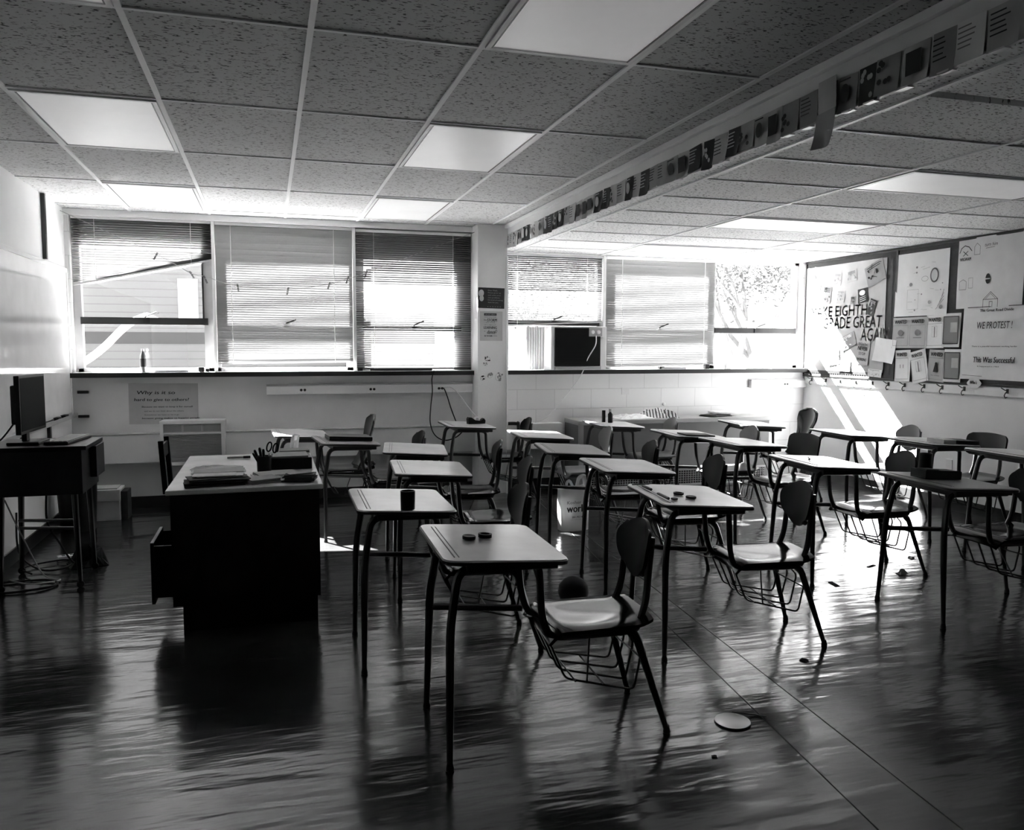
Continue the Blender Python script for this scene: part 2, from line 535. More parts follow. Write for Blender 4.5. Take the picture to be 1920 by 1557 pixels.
def rect(b, T, x0, x1, y0, y1, z=.0005):
    b.add([T @ Vector(p) for p in ((x0,y0,z),(x1,y0,z),(x1,y1,z),(x0,y1,z))], [(0,1,2,3)])
def ellipse(b, T, cx, cy, rx, ry, n=20, z=.0006, rot=0.):
    pts = []
    for i in range(n):
        a = 2*PI*i/n; x = rx*math.cos(a); y = ry*math.sin(a)
        pts.append(T @ Vector((cx+x*math.cos(rot)-y*math.sin(rot), cy+x*math.sin(rot)+y*math.cos(rot), z)))
    b.add(pts, [tuple(range(n))])
def ring_pts(cx, cy, rx, ry, n=20):
    return [(cx+rx*math.cos(2*PI*i/n), cy+ry*math.sin(2*PI*i/n)) for i in range(n)]
def sheet(name, T, wd, ht, m, curl=0., thick=.0012, parent=None, wave=0.):
    """a sheet of paper centred in the frame T, its lower corners lifting by curl"""
    def fn(u, v):
        x = (u-.5)*wd; y = (v-.5)*ht
        return T @ Vector((x, y, curl*(1-v)**2*abs(2*u-1)**1.5 + wave*(.5+.5*math.sin(u*9+v*4))))
    nn = 8 if (curl or wave) else 1
    b = B(); b.grid(lambda u, v: fn(u, v), nn, nn, thick)
    return b.build(name, m, parent, smooth=bool(curl or wave))

XL, XR, YW, YB = -1.72, 6.05, 8.2, -3.0
ZC, ZC2, XS = 2.72, 2.49, 2.33

# ------------------------------------------------------------------ room shell
struct(B().box(XL-.2, XR+.2, YB-.2, YW+.3, -.1, 0).build('floor', 'floor'))
struct(B().box(XL-.2, XL, YB-.2, YW+.3, 0, 3.0).build('wall_left', 'wall_pale'))
struct(B().box(XR, XR+.2, YB-.2, YW+.3, 0, 3.0).build('wall_right', 'wall_pale'))
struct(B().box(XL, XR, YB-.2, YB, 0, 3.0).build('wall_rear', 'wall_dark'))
struct(B().box(XL, 2.2, YW, YW+.2, 0, 1.225).build('wall_back', 'wall'))
b = B()
b.box(2.2, XR, YW, YW+.2, 0, 1.225)
b.box(XL, XL+.04, YW, YW+.2, 1.225, 3.0)
b.box(2.03, 2.37, YW, YW+.2, 1.225, 3.0)
b.box(5.98, XR, YW, YW+.2, 1.225, 3.0)
b.box(XL+.04, 2.03, YW, YW+.2, 2.69, 3.0)
b.box(2.37, 5.98, YW, YW+.2, 2.485, 3.0)
struct(b.build('wall_back', 'block'))
struct(B().box(2.02, XS, 7.95, YW, 0, ZC, bev=.006).build('pillar', 'wall'))
struct(B().box(XL, XS, YB, YW, ZC+.004, ZC+.1).build('ceiling', 'tile'))
b = B()   # one tile is pushed up and leaves an open gap into the dark plenum
b.box(XS, 2.5, YB, YW, ZC2+.004, ZC2+.03); b.box(3.44, XR, YB, YW, ZC2+.004, ZC2+.03)
b.box(2.5, 3.44, YB, 2.64, ZC2+.004, ZC2+.03); b.box(2.5, 3.44, 2.705, YW, ZC2+.004, ZC2+.03)
struct(b.build('ceiling', 'tile2'))
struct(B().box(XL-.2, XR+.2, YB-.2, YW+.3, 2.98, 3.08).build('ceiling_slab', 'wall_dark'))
o = struct(B().box(XS, XS+.02, YB, 7.95, ZC2-.004, ZC+.004).build('ceiling_soffit', 'wall'))
struct(B().box(XS-.03, XS, YB, 7.95, ZC-.035, ZC, bev=.004).build('trim_1', 'grid'))
struct(B().box(XS-.17, XS-.145, YB, 7.95, ZC-.004, ZC+.004).build('trim_2', 'grid'))
struct(B().box(XL, 2.02, YW-.03, YW, 2.665, ZC).build('trim_3', 'grid'))
struct(B().box(XR-.012, XR, YB, YW, 0, .115).build('baseboard_right', 'trim_black'))
struct(B().box(XL, XL+.012, YB, YW, 0, .10).build('baseboard_left', 'trim_black'))
struct(B().box(XL, 3.0, YW-.012, YW, 0, .10).build('baseboard_back', 'trim_black'))
# T-bars of the suspended ceilings
b = B(); c = .012
for x in (-1.17, -.49, .185, .86, 1.535): b.box(x-c, x+c, YB, YW, ZC-.004, ZC+.006)
for k in range(-5, 5): b.box(XL, XS-.17, 3.33+1.147*k-c*.8, 3.33+1.147*k+c*.8, ZC-.003, ZC+.006)
struct(b.build('ceiling_grid', 'grid'))
b = B()
for x in (2.48, 3.46, 4.80): b.box(x-c, x+c, YB, YW, ZC2-.004, ZC2+.006)
for k in [q for q in range(-9, 10) if q]: b.box(2.48, XR, 2.65+.57*k-c*.6, 2.65+.57*k+c*.6, ZC2-.003, ZC2+.006)
struct(b.build('ceiling_grid', 'grid'))
# light troffers
def troffer(x0, x1, y0, y1, z, label):
    t = empty('ceiling_light', ((x0+x1)/2, (y0+y1)/2, z), 0, label, 'ceiling light', 'recessed fluorescent ceiling lights')
    w_, d_ = (x1-x0)/2, (y1-y0)/2
    f = B(); e = .02
    f.box(-w_, w_, -d_, -d_+e, -.010, .004); f.box(-w_, w_, d_-e, d_, -.010, .004)
    f.box(-w_, -w_+e, -d_+e, d_-e, -.010, .004); f.box(w_-e, w_, -d_+e, d_-e, -.010, .004)
    f.build('frame', 'lens_frame', t)
    B().box(-w_+e+.006, w_-e-.006, -d_+e+.006, d_-e-.006, -.006, .003).build('diffuser', 'lens', t)
    for sx in (-1, 1): B().box(sx*(w_-e-.004)-.003, sx*(w_-e-.004)+.003, -d_+e, d_-e, -.0095, .0035).build('hinge', 'trim_black', t)
troffer(.875, 1.52, 2.20, 3.315, ZC, 'big fluorescent ceiling light panel at the top of the picture nearest the camera')
troffer(-1.155, -.505, 2.20, 3.315, ZC, 'fluorescent ceiling light cut by the top left corner of the picture')
troffer(-1.155, -.505, 4.495, 5.61, ZC, 'fluorescent ceiling light panel in the middle of the ceiling row beside the whiteboard wall')
troffer(-1.155, -.505, 6.805, 7.91, ZC, 'fluorescent ceiling light closest to the window with the slanting blind')
troffer(.875, 1.52, 4.495, 5.61, ZC, 'fluorescent ceiling light panel in the middle between the two ceiling lights by the soffit')
troffer(.875, 1.52, 6.805, 7.91, ZC, 'fluorescent ceiling light closest to the window beside the pillar')
troffer(3.475, 4.785, 3.80, 4.345, ZC2, 'largest looking light panel in the lower ceiling beyond the soffit')
troffer(3.475, 4.785, 5.51, 6.055, ZC2, 'middle light panel in the lower ceiling beyond the soffit')
troffer(3.475, 4.785, 7.22, 7.765, ZC2, 'light panel in the lower ceiling right above the window air conditioner')
# water stain ring on a tile
pts = ring_pts(-.14, 6.62, .30, .14, 28)
T = Matrix(((1, 0, 0, 0), (0, 1, 0, 0), (0, 0, -1, ZC+.0035), (0, 0, 0, 1)))
b = B(); line(b, T, pts, .012, closed=True); struct(b.build('ceiling_stain', 'paper_grey'))
# left wall vertical channel
tag(B().box(XL, XL+.03, 7.44, 7.48, 2.2, 2.72).build('cable_channel', 'trim_black'), 'short black vertical cable channel above the whiteboard', 'cable channel')
# sill, ledge
struct(B().box(XL+.04, 2.02, YW-.09, YW+.2, 1.225, 1.262, bev=.004).build('windowsill', 'trim_white'))
struct(B().box(XS, 5.98, YW-.09, YW+.2, 1.225, 1.262, bev=.004).build('windowsill', 'trim_white'))
struct(B().box(XL, 2.02, YW-.102, YW-.09, 1.215, 1.258).build('trim_4', 'trim_black'))
struct(B().box(XS, XR, YW-.102, YW-.09, 1.215, 1.258).build('trim_5', 'trim_black'))
b = B(); b.box(XL, 2.02, YW-.13, YW, .43, .69, bev=.006)
struct(b.build('trim_6', 'wall_pale'))
struct(B().box(XL, 2.02, YW-.135, YW, .690, .702).build('trim_7', 'frame_grey'))
struct(B().box(XS, 2.98, YW-.13, YW, .43, .70, bev=.006).build('trim_8', 'wall_pale'))

# ------------------------------------------------------------------ windows
def window(n, x0, x1, z0, z1, transom, panes=True, inner=.05, head=None, tall=.05):
    y = YW+.10
    o = struct(B().box(x0-.02, x0+inner*.5, y-.03, y+.05, z0, z1).build('window_%d' % n, 'frame_grey'))
    f = B()
    f.box(x1-inner, x1+.02, y-.03, y+.05, z0, z1)
    f.box(x0, x1, y-.03, y+.05, z0-.01, z0+.035)
    hz = head if head else z1-.03
    f.box(x0, x1, y-.03, y+.05, hz, z1)
    struct(f.build('window_frame', 'frame_grey', o))
    t = B(); t.box(x0+inner*.4, x1-inner*.6, y-.05, y+.055, transom, transom+tall)
    if n == 1: t.box(x1-inner-.012, x1-inner+.002, y-.045, y+.052, transom, hz)
    struct(t.build('window_frame', 'frame_dark', o))
    lt = B(); mx = (x0+x1)/2
    lt.tube([(mx-.02, y-.05, transom+tall-.01), (mx, y-.07, transom+tall+.015), (mx+.09, y-.09, transom+tall+.05)], .007, 6)
    lt.box(mx-.03, mx+.03, y-.06, y-.045, transom+.01, transom+tall)
    struct(lt.build('window_latch', 'trim_black', o))
    struct(B().box(x0+.01, x1-.01, y+.005, y+.009, z0+.02, hz+.01).build('window_glass', 'glass', o))
    return o
window(1, -1.66, -.48, 1.26, 2.69, 1.70, head=2.40, inner=.09, tall=.065)
window(2, -.46, .82, 1.26, 2.69, 1.66, head=2.40, inner=.06)
window(3, .84, 2.03, 1.26, 2.69, 1.66, head=2.37, inner=.18)
window(4, 2.37, 3.49, 1.26, 2.485, 1.73, head=2.42, inner=.05)
window(5, 3.52, 4.84, 1.26, 2.485, 1.66, head=2.40, inner=.09)
window(6, 4.86, 5.98, 1.26, 2.485, 1.665, inner=.05, tall=.06)

for x in (-.4725, .8325, 3.50):
    struct(B().box(x-.015, x+.015, YW+.01, YW+.07, 1.262, 2.69 if x < 2 else 2.485, bev=.003).build('window_mullion', 'trim_white'))
# ------------------------------------------------------------------ blinds
def blind(x0, x1, z1, zl, zr, tilt, label, pitch=.0215, cuts=(), y=None, cordx=(.12, .85), drop=0., wob=0., m='slat'):
    y = YW+.028 if y is None else y
    t = empty('window_blind', (x0, y, z1), 0, label, 'window blind', 'vinyl slat blinds on the windows')
    W_ = x1-x0
    n = int((z1-.03-min(zl, zr))/pitch)
    b = B(); hw = .0125
    rnd = random.Random(int(x0*100)+5)
    for k in range(n):
        z = -.03-pitch*k
        a = math.radians(tilt(z1+z))
        a += math.radians(rnd.uniform(-2.5, 2.5))
        xs = [0, W_*.25, W_*.5, W_*.75, W_]
        for (cz, cx0) in cuts:
            if abs(z1+z-cz) < pitch*.5: xs = [cx0-x0, W_*.5, W_*.75, W_]
        vs = []; fs = []
        for x in xs:
            zl_ = (zl+(zr-zl)*x/W_) - z1 + .003*(n-k) + .012
            zz = max(z, zl_) + wob*math.sin(k*.7+x*3)*.004
            for q, cr in ((-1, 0), (0, .0022), (1, 0)):
                dy = q*hw*math.cos(a); dz = q*hw*math.sin(a)+cr
                vs.append(Vector((x, dy, zz+dz)))
        for i in range(len(xs)-1):
            for q in range(2):
                fs.append((i*3+q, (i+1)*3+q, (i+1)*3+q+1, i*3+q+1))
        b.add(vs, fs)
    b.build('slats', m, t, smooth=True)
    B().box(0, W_, -.014, .014, -.028, 0, bev=.002).build('headrail', 'trim_white', t)
    r = B(); dz = zl-z1; dr = zr-z1
    r.add([Vector(p) for p in ((0,-.012,dz),(W_,-.012,dr),(W_,.012,dr),(0,.012,dz),(0,-.012,dz+.016),(W_,-.012,dr+.016),(W_,.012,dr+.016),(0,.012,dz+.016))],
          [(0,3,2,1),(4,5,6,7),(0,1,5,4),(1,2,6,5),(2,3,7,6),(3,0,4,7)])
    r.build('bottom_rail', 'frame_grey' if zl != zr else 'slat', t)
    for q in cordx:
        zz = dz+(dr-dz)*q
        B().tube([(W_*q, -.0145, -.02), (W_*q, -.0145, zz)], .0022, 5).build('ladder_cord', 'trim_white', t)
    return t
def tilt_hi(base, hi, zt): return lambda z: hi if z > zt else base
blind(-1.665, -.49, 2.67, 2.045, 2.30, tilt_hi(-20, -25, 2.2), 'window blind with its bottom rail slanting up across the first window', cordx=(.16, .85))
blind(-.455, .815, 2.665, 1.33, 1.345, lambda z: -66, 'half closed pale blind on the second window behind the clothes pegs', cordx=(.11, .86), wob=1, m='slat_pale')
blind(.85, 2.015, 2.655, 1.275, 1.275, tilt_hi(-20, 43, 2.12), 'dark lined full length blind on the window left of the pillar', cuts=((2.29, 1.0), (2.27, .95), (2.12, 1.0), (2.1, .96)), cordx=(.15, .84))
blind(2.385, 3.475, 2.48, 1.72, 1.765, tilt_hi(-18, 43, 2.1), 'blind pulled up to the top of the window air conditioner', cordx=(.12, .84))
blind(3.525, 4.85, 2.48, 1.285, 1.30, lambda z: -62, 'full length pale blind beside the uncovered window', cordx=(.14, .9), wob=1, m='slat_pale')

# ------------------------------------------------------------------ outside
b = B(); b.box(-40, 60, 10.8, 80, -.62, -.6)
struct(b.build('ground_outside', 'asphalt'))  # unseen ground, coloured dark to keep bounced light off the deeper ceiling
b = B(); b.box(-40, 60, 8.42, 10.8, -.62, -.6)
struct(b.build('bounce_strip_outside', 'bounce_strip'))  # unseen pale strip added to bounce sunlight up to the ceiling near the windows
def out_building(x0, x1, y0, y1, z1, label):
    t = empty('outdoor_building', ((x0+x1)/2, y0, -.6), 0, label, 'building')
    w_ = (x1-x0)/2; d = y1-y0; h = z1+.6
    B().box(-w_, w_, 0, d, 0, h).build('wall', 'siding', t)
    B().box(-w_-.02, w_+.02, -.03, 0, 2.15, 2.4).build('band', 'facade_band', t)
    B().box(-w_-.08, w_+.08, -.1, d+.1, h, h+.06).build('roof_edge', 'facade', t)
    return t
t = out_building(-13, 2.05, 19, 22, 4.6, 'pale sided building seen through the windows beside the whiteboard')
for dx in (3.85,): B().box(dx-.2, dx+.2, -.04, 0, 2.7, 3.55).build('window', 'plastic_white', t)  # plain white panel on the siding
out_building(1.95, 3.2, 16.2, 18, 2.0, 'low grey outbuilding seen through the blind left of the pillar')
b = B(); b.tube([(-2.15, 10, -.6), (-2.15, 10, 1.2), (-1.8, 10, 1.42), (-1.5, 10, 1.75), (-1.36, 10.5, 1.86), (-2.2, 18.99, 2.05)], .04, 10, fillet=.2)
tag(b.build('bent_pipe', 'plastic_white'), 'bent white pipe outside the first window', 'pipe')
def tree(x, y, h, seed, label, n=900, spread=1.5):
    rnd = random.Random(seed)
    t = empty('tree', (x, y, -.6), 0, label, 'tree', 'trees outside the right hand windows')
    tr = B(); tips = []
    def grow(p, d, L_, r, dep):
        q = p+d*L_; mid = p+d*L_*.5+Vector((rnd.uniform(-1, 1), rnd.uniform(-1, 1), rnd.uniform(-.5, .5)))*L_*.07
        tr.tube([p, mid, q], [r, r*.85, r*.7], 7)
        tips.append((q, dep)); tips.append((mid, dep))
        if dep <= 0: return
        for _ in range(rnd.choice((2, 3, 3))):
            nd = (d+Vector((rnd.uniform(-1, 1), rnd.uniform(-1, 1), rnd.uniform(-.35, .7)))*.75).normalized()
            grow(q, nd, L_*rnd.uniform(.62, .85), r*.62, dep-1)
    grow(Vector((0, 0, 0)), Vector((.05, 0, 1)).normalized(), h*.3, .10, 5)
    tr.build('trunk', 'bark', t, smooth=True)
    lf = B()
    tp = [p for p, dep in tips if dep < 4]
    for _ in range(n):
        c0 = rnd.choice(tp)+Vector((rnd.gauss(0, .2), rnd.gauss(0, .2), rnd.gauss(0, .2)))
        a = Vector((rnd.uniform(-1, 1), rnd.uniform(-1, 1), rnd.uniform(-1, 1))).normalized()
        e = a.orthogonal().normalized(); s_ = rnd.uniform(.025, .06)
        lf.add([c0-a*s_, c0+e*s_*.55, c0+a*s_, c0-e*s_*.55], [(0, 1, 2, 3)])
    lf.build('foliage', 'leaf', t)
tree(7.9, 12.6, 5.0, 11, 'leafy tree with crossing branches outside the uncovered window', n=5000)
tree(11.3, 17.5, 6.0, 23, 'second leafy tree further behind the uncovered window', n=6000)
tree(5.0, 14.6, 4.2, 5, 'tree behind the pale blind beside the uncovered window', n=2500)

# ------------------------------------------------------------------ window wall fittings
def raceway(x0, x1, outs, label):
    t = empty('outlet_raceway', (x0, YW, 1.035), 0, label, 'raceway')
    B().box(0, x1-x0, -.045, 0, .002, .085, bev=.004).build('cover', 'wall_pale', t)
    struct_ = B().box(0, x1-x0, -.047, 0, .085, .10).build('top_edge', 'frame_grey', t)
    for x in outs:
        p = B().box(x-x0-.055, x-x0+.055, -.049, -.045, .012, .076, bev=.001).build('outlet_plate', 'wall_pale', t)
        s_ = B()
        for d in (-.017, .017): s_.prism([(x-x0+d+.013*math.cos(a*PI/6), .044+.013*math.sin(a*PI/6)) for a in range(12)], 0, .003, T=Matrix(((1,0,0,0),(0,0,-1,-.049),(0,1,0,0),(0,0,0,1))))
        s_.build('outlet', 'trim_black', p)
raceway(-.02, 2.02, (.32, .99, 1.68), 'long pale electrical raceway with three outlets under the blinds')
raceway(5.31, 6.05, (5.77,), 'short pale electrical raceway with one outlet in the corner by the bulletin board')
# blank plate and round stub on the block wall
tag(B().box(3.71, 3.80, YW-.006, YW, .985, 1.06, bev=.001).build('blank_plate', 'wall'), 'small painted blank wall plate above the heating unit', 'wall plate')
tag(B().lathe([(.018, 0), (.018, .02), (.012, .026)], T=Matrix(((1,0,0,4.22),(0,0,-1,YW),(0,1,0,.87),(0,0,0,1))), n=14).build('wall_stub', 'wall_pale'), 'small round knob on the block wall above the striped cloth', 'wall knob')
# window air conditioner in window 4
t = empty('window_air_conditioner', (2.81, 7.98, 1.263), 0, 'white window air conditioner with a black front and two knobs', 'air conditioner')
B().box(0, .62, 0, .62, 0, .455, bev=.008).build('casing', 'plastic_white', t)
B().box(.035, .545, -.02, 0, .04, .44, bev=.006).build('front_panel', 'plastic_black', t)
g = B()
for k in range(9): g.box(.06, .39, -.026, -.02, .075+k*.038, .081+k*.038)
g.build('grille', 'plastic_black', t)
p = B().box(.41, .56, -.026, -.018, .35, .44, bev=.003).build('control_panel', 'plastic_grey', t)
for x in (.45, .515):
    B().lathe([(.02, 0), (.02, .012), (.014, .016)], T=Matrix(((1,0,0,x),(0,0,-1,-.026),(0,1,0,.395),(0,0,0,1))), n=16).build('knob', 'plastic_white', p)
s_ = B()
for k in range(7): s_.box(-.2+k*.027, -.183+k*.027, .22, .25, 0, .45)
s_.box(-.2, 0, .235, .24, 0, .45)
s_.build('side_curtain', 'plastic_white', t)
s_ = B(); s_.box(.62, .68, .22, .25, 0, .45); s_.build('side_curtain', 'plastic_white', t)
B().box(.04, .55, -.024, .0, .006, .036).build('bottom_vent', 'plastic_grey', t)
def cord(name, pts, r, m, label, cat='cord', n=6):
    b = B()
    P = [Vector(p) for p in pts]; Q = []
    for i in range(len(P)-1):
        p0 = P[max(i-1, 0)]; p1 = P[i]; p2 = P[i+1]; p3 = P[min(i+2, len(P)-1)]
        for k in range(6):
            t_ = k/6
            Q.append(.5*((2*p1)+(p2-p0)*t_+(2*p0-5*p1+4*p2-p3)*t_*t_+(-p0+3*p1-3*p2+p3)*t_**3))
    Q.append(P[-1])
    b.tube(Q, r, n)
    return tag(b.build(name, m, smooth=True), label, cat)
cord('power_cable', [(3.30, 7.95, 1.62), (3.27, 7.9, 1.52), (3.21, 7.96, 1.38), (3.14, 7.98, 1.2), (2.98, 8.02, .98), (2.80, 8.03, .78), (2.66, 8.035, .715)], .0055, 'plastic_white', 'white power cord hanging from the window air conditioner')
cord('power_cable', [(1.60, 8.08, 1.262), (1.575, 8.07, 1.18), (1.585, 8.10, 1.05), (1.56, 8.06, .9), (1.55, 8.04, .74), (1.59, 8.02, .62), (1.68, 7.98, .565), (1.78, 7.9, .60), (1.84, 7.8, .68)], .006, 'rubber', 'black cord dropping from the windowsill into a low loop')
cord('power_cable', [(1.68, 8.14, 1.08), (1.70, 8.08, 1.08), (1.73, 8.06, 1.0), (1.76, 8.02, .88), (1.80, 7.95, .74)], .006, 'rubber', 'black cord plugged into the raceway outlet nearest the pillar')
cord('power_cable', [(1.70, 8.14, 1.085), (1.78, 8.09, 1.09), (1.86, 8.02, 1.0), (1.93, 7.92, .88), (1.97, 7.75, .80)], .0035, 'plastic_white', 'thin white cord running from the raceway to the tape dispenser')
# clothes line with pegs
LN = [(-1.742, 2.70), (-.96, 2.34), (-.67, 2.18), (-.54, 2.15), (-.26, 2.07), (.2, 2.05), (.59, 2.11), (.77, 2.17), (.95, 2.23), (2.052, 2.67)]
cord('clothes_line', [(x*.986, 8.08, 1.5+(z-1.5)*.986) for x, z in LN], .003, 'plastic_grey', 'thin string sagging across the three blinds beside the whiteboard', 'string')
pg = None
for i, (x, z, r_, lab) in enumerate([(-.96, 2.34, .5, 'clothes peg high on the string over the slanting blind'), (-.67, 2.18, -.5, 'tilted clothes peg on the string before the first window mullion'), (-.55, 2.14, -.4, 'clothes peg right at the first window mullion'), (-.26, 2.07, -.15, 'clothes peg at the edge of the second blind'), (.2, 2.05, .2, 'clothes peg at the lowest sag of the string'), (.59, 2.11, .3, 'clothes peg on the rising string over the second blind'), (.77, 2.17, .35, 'clothes peg just before the third blind'), (.95, 2.23, .35, 'clothes peg on the string at the broken slats')]):
    t = empty('clothes_peg', (x*.986, 8.078, 1.5+(z-1.5)*.986), 0, lab, 'clothes peg', 'clothes pegs on the string')
    t.rotation_euler = (0, r_, 0)
    if pg is None:
        pg = (B().box(-.007, -.001, -.006, .006, -.055, .02, bev=.001).build('jaw', 'pencil', t), B().box(.001, .007, -.006, .006, -.055, .02, bev=.001).build('jaw', 'pencil', t), B().tube([(-.009, -.008, -.01), (.009, -.008, -.01), (.009, .008, -.01), (-.009, .008, -.01)], .0015, 5, closed=True).build('spring', 'silver', t))
    else:
        for q in pg:
            c_ = q.copy(); COL.objects.link(c_); c_.parent = t
# sill clutter
t = empty('plastic_bottle', (-1.10, 8.15, 1.262), 0, 'small plastic bottle with dark label standing on the sill of the first window', 'bottle')
B().lathe([(.022, 0), (.026, .006), (.026, .135), (.022, .16), (.011, .178), (.011, .195)], n=18).build('bottle_body', 'unit_grey', t, smooth=True)
B().lathe([(.0268, .05), (.0268, .125)], n=18, cap=False).build('label', 'ink', t, smooth=True)
B().lathe([(.013, .192), (.013, .212)], n=14).build('cap', 'plastic_white', t, smooth=True)
for x, w_, d, h, m, lab in [(-.86, .30, .05, .018, 'paper_grey', 'flat grey strip lying on the sill beside the bottle'), (-.60, .05, .04, .045, 'trim_black', 'small black box on the sill at the first mullion'), (-.545, .03, .03, .03, 'trim_black', 'tiny black block at the first window mullion'),
                            (.87, .05, .04, .03, 'trim_black', 'small black block on the sill under the broken blind slats'), (1.28, .62, .05, .022, 'trim_black', 'long flat black tray on the sill under the third blind'),
                            (4.30, .30, .07, .02, 'paper_grey', 'flat folded paper on the sill under the pale blind'), (4.16, .06, .05, .03, 'trim_black', 'black block on the sill under the pale blind'), (4.72, .05, .05, .05, 'trim_black', 'small dark box on the sill at the uncovered window'),
                            (4.99, .06, .05, .11, 'plastic_white', 'white upright cup on the sill of the uncovered window'), (5.35, .30, .08, .015, 'paper', 'loose paper lying on the sill of the uncovered window'), (5.65, .20, .07, .025, 'paper_grey', 'small stack of papers on the sill in the corner')]:
    tag(B().box(x-w_/2, x+w_/2, 8.15-d/2, 8.15+d/2, 1.262, 1.262+h, bev=min(.003, h*.2)).build('sill_item', m), lab, 'item')

# heating unit under the right hand windows
t = empty('heating_unit', (3.04, 7.75, 0), 0, 'long low grey heating cabinet with a mesh grille under the windows', 'heating cabinet')
B().box(0, 2.26, .02, .43, .0, .70, bev=.005).build('body', 'unit_grey', t)
B().box(-.005, 2.265, 0, .43, .70, .745, bev=.006).build('top', 'unit_top', t)
B().box(.0, .05, .0, .03, .02, .70, bev=.003).build('corner_post', 'unit_top', t)
g = B(); g.box(.07, 2.2, .008, .016, .04, .19)
g.build('grille_backing', 'trim_black', t)
g = B()
for k in range(72): g.box(.08+k*.0295, .084+k*.0295, 0, .008, .04, .19)
for k in range(7): g.box(.07, 2.2, 0, .007, .042+k*.024, .046+k*.024)
g.box(.05, 2.22, -.003, .012, .19, .205); g.box(.05, 2.22, -.003, .012, .025, .04)
g.build('grille', 'unit_top', t)
def crumple(name, cx, cy, cz, w_, d, h, m, lab, cat, seed=1, rz=0., sub=8):
    rnd = random.Random(seed)
    H = [[rnd.random() for _ in range(sub+2)] for _ in range(sub+2)]
    def fn(u, v):
        e = 1-max(abs(2*u-1), abs(2*v-1))**3
        i = int(u*sub); j = int(v*sub)
        k = H[i][j]
        return Vector(((u-.5)*w_*(1+.1*(k-.5)), (v-.5)*d*(1+.1*(H[j][i]-.5)), .004+h*(.25+.75*k)*e))
    b = B(); b.grid(fn, sub, sub, .003)
    o = b.build(name, m, loc=(cx, cy, cz)); o.rotation_euler = (0, 0, rz)
    return tag(o, lab, cat)
crumple('crumpled_paper', 3.72, 7.93, .745, .45, .26, .05, 'paper', 'crumpled white papers spread on the heating cabinet', 'paper', 3, .2)
crumple('striped_cloth', 4.02, 7.96, .745, .42, .24, .11, 'striped', 'striped cloth heaped on the heating cabinet', 'cloth', 6, -.15)
for i, (x, y, r_, m, lab) in enumerate([(4.72, 7.93, .2, 'paper_dark', 'open dark folder on the heating cabinet near its end'), (4.86, 7.98, -.15, 'paper', 'loose white sheets piled at the end of the heating cabinet')]):
    b = B()
    for k in range(3): b.box(-.15, .15, -.1, .1, k*.008, k*.008+.006, T=TR(0, 0, 0, k*.15))
    o = b.build('paper_pile', m, loc=(x, y, .745+i*.026)); o.rotation_euler = (0, 0, r_); tag(o, lab, 'papers')

# floor level air conditioner in the wall
t = empty('wall_air_conditioner', (-.955, 8.07, .41), 0, 'pale louvred air conditioner set low in the window wall', 'air conditioner')
t.rotation_euler = (0, 0, -.05)
B().box(0, .56, -.07, .12, 0, .41, bev=.008).build('casing', 'card', t)
f = B(); f.box(0, .56, -.085, -.07, 0, .03); f.box(0, .56, -.085, -.07, .38, .41); f.box(0, .03, -.085, -.07, .03, .38); f.box(.53, .56, -.085, -.07, .03, .38); f.box(.03, .53, -.084, -.07, .285, .30)
f.build('frame', 'wall_pale', t)
g = B()
for k in range(17): g.box(.03, .53, -.082, -.07, .036+k*.0145, .041+k*.0145)
g.build('grille', 'plastic_grey', t)
g = B()
for x in (.03, .20, .37): g.box(x+.004, x+.157, -.078, -.070, .31, .37)
g.build('vent', 'plastic_grey', t)

# handwritten poster on the window wall
T = BW.m(-.94, .965, -.01, .004)
o = tag(sheet('handwritten_poster', T, .60, .38, 'paper_grey', thick=.002), 'grey handwritten poster about giving to others above the low air conditioner', 'poster')
b = B()
text(b, 'Why is it so', T, -.07, .10, .33, .042, .0012, .15)
text(b, 'hard to give to others?', T, -.02, .035, .47, .036, .0012, .15)
text(b, 'Because we want to keep it for ourself', T, .03, -.03, .44, .02, .0007, .1)
text(b, 'and we do not think about the others', T, .0, -.068, .34, .014, 0, .1)
text(b, 'Sometimes we have to let it go', T, -.02, -.105, .30, .014, .0004, .1)
text(b, 'because giving makes us happier people', T, .06, -.137, .50, .018, .0010, .1)
b.build('lettering', 'ink', o)

# pillar posters and stickers
T = PW.m(2.16, 1.99, -.015, .002)
o = tag(sheet('black_poster', T, .275, .205, 'paper_dark', thick=.001), 'black landscape poster with pale chalk lettering on the pillar', 'poster')
b = B()
for i, (s_, w_) in enumerate([('Dear Math,', .10), ('Please grow up', .135), ('and solve your', .135), ('own problems.', .125), ("I'm tired of solving", .155), ('them for you.', .11)]):
    text(b, s_, T, -.035+w_/2, .075-i*.024, w_, .015)
text(b, '- - - - - -', T, .03, -.085, .14, .003)
b.build('lettering', 'paper_mid', o)
b = B(); ellipse(b, T, -.105, .045, .028, .036, rot=-.15); ellipse(b, T, -.1, -.005, .022, .03)
b.build('portrait', 'paper_grey', o)
T = PW.m(2.16, 1.71, 0, .002)
o = tag(sheet('quote_poster', T, .235, .295, 'paper_grey', thick=.001), 'pale lettered quote poster about the storm under the black poster', 'poster')
b = B()
rect(b, T, -.075, .055, .105, .128)
text(b, 'WAITING FOR', T, -.01, .09, .125, .010)
text(b, 'the', T, -.063, .062, .03, .02); text(b, 'STORM', T, .008, .060, .10, .030, .0012)
text(b, '- TO PASS -', T, -.01, .034, .13, .010); text(b, "IT'S ABOUT", T, -.01, .012, .12, .010)
text(b, 'LEARNING', T, -.01, -.015, .135, .026, .001)
text(b, 'to', T, -.068, -.052, .014, .010); text(b, 'dance', T, -.005, -.058, .085, .036, .001, .3)
line(b, T, [(.04, -.05), (.055, -.035), (.062, -.05), (.05, -.068), (.035, -.06)], .003)
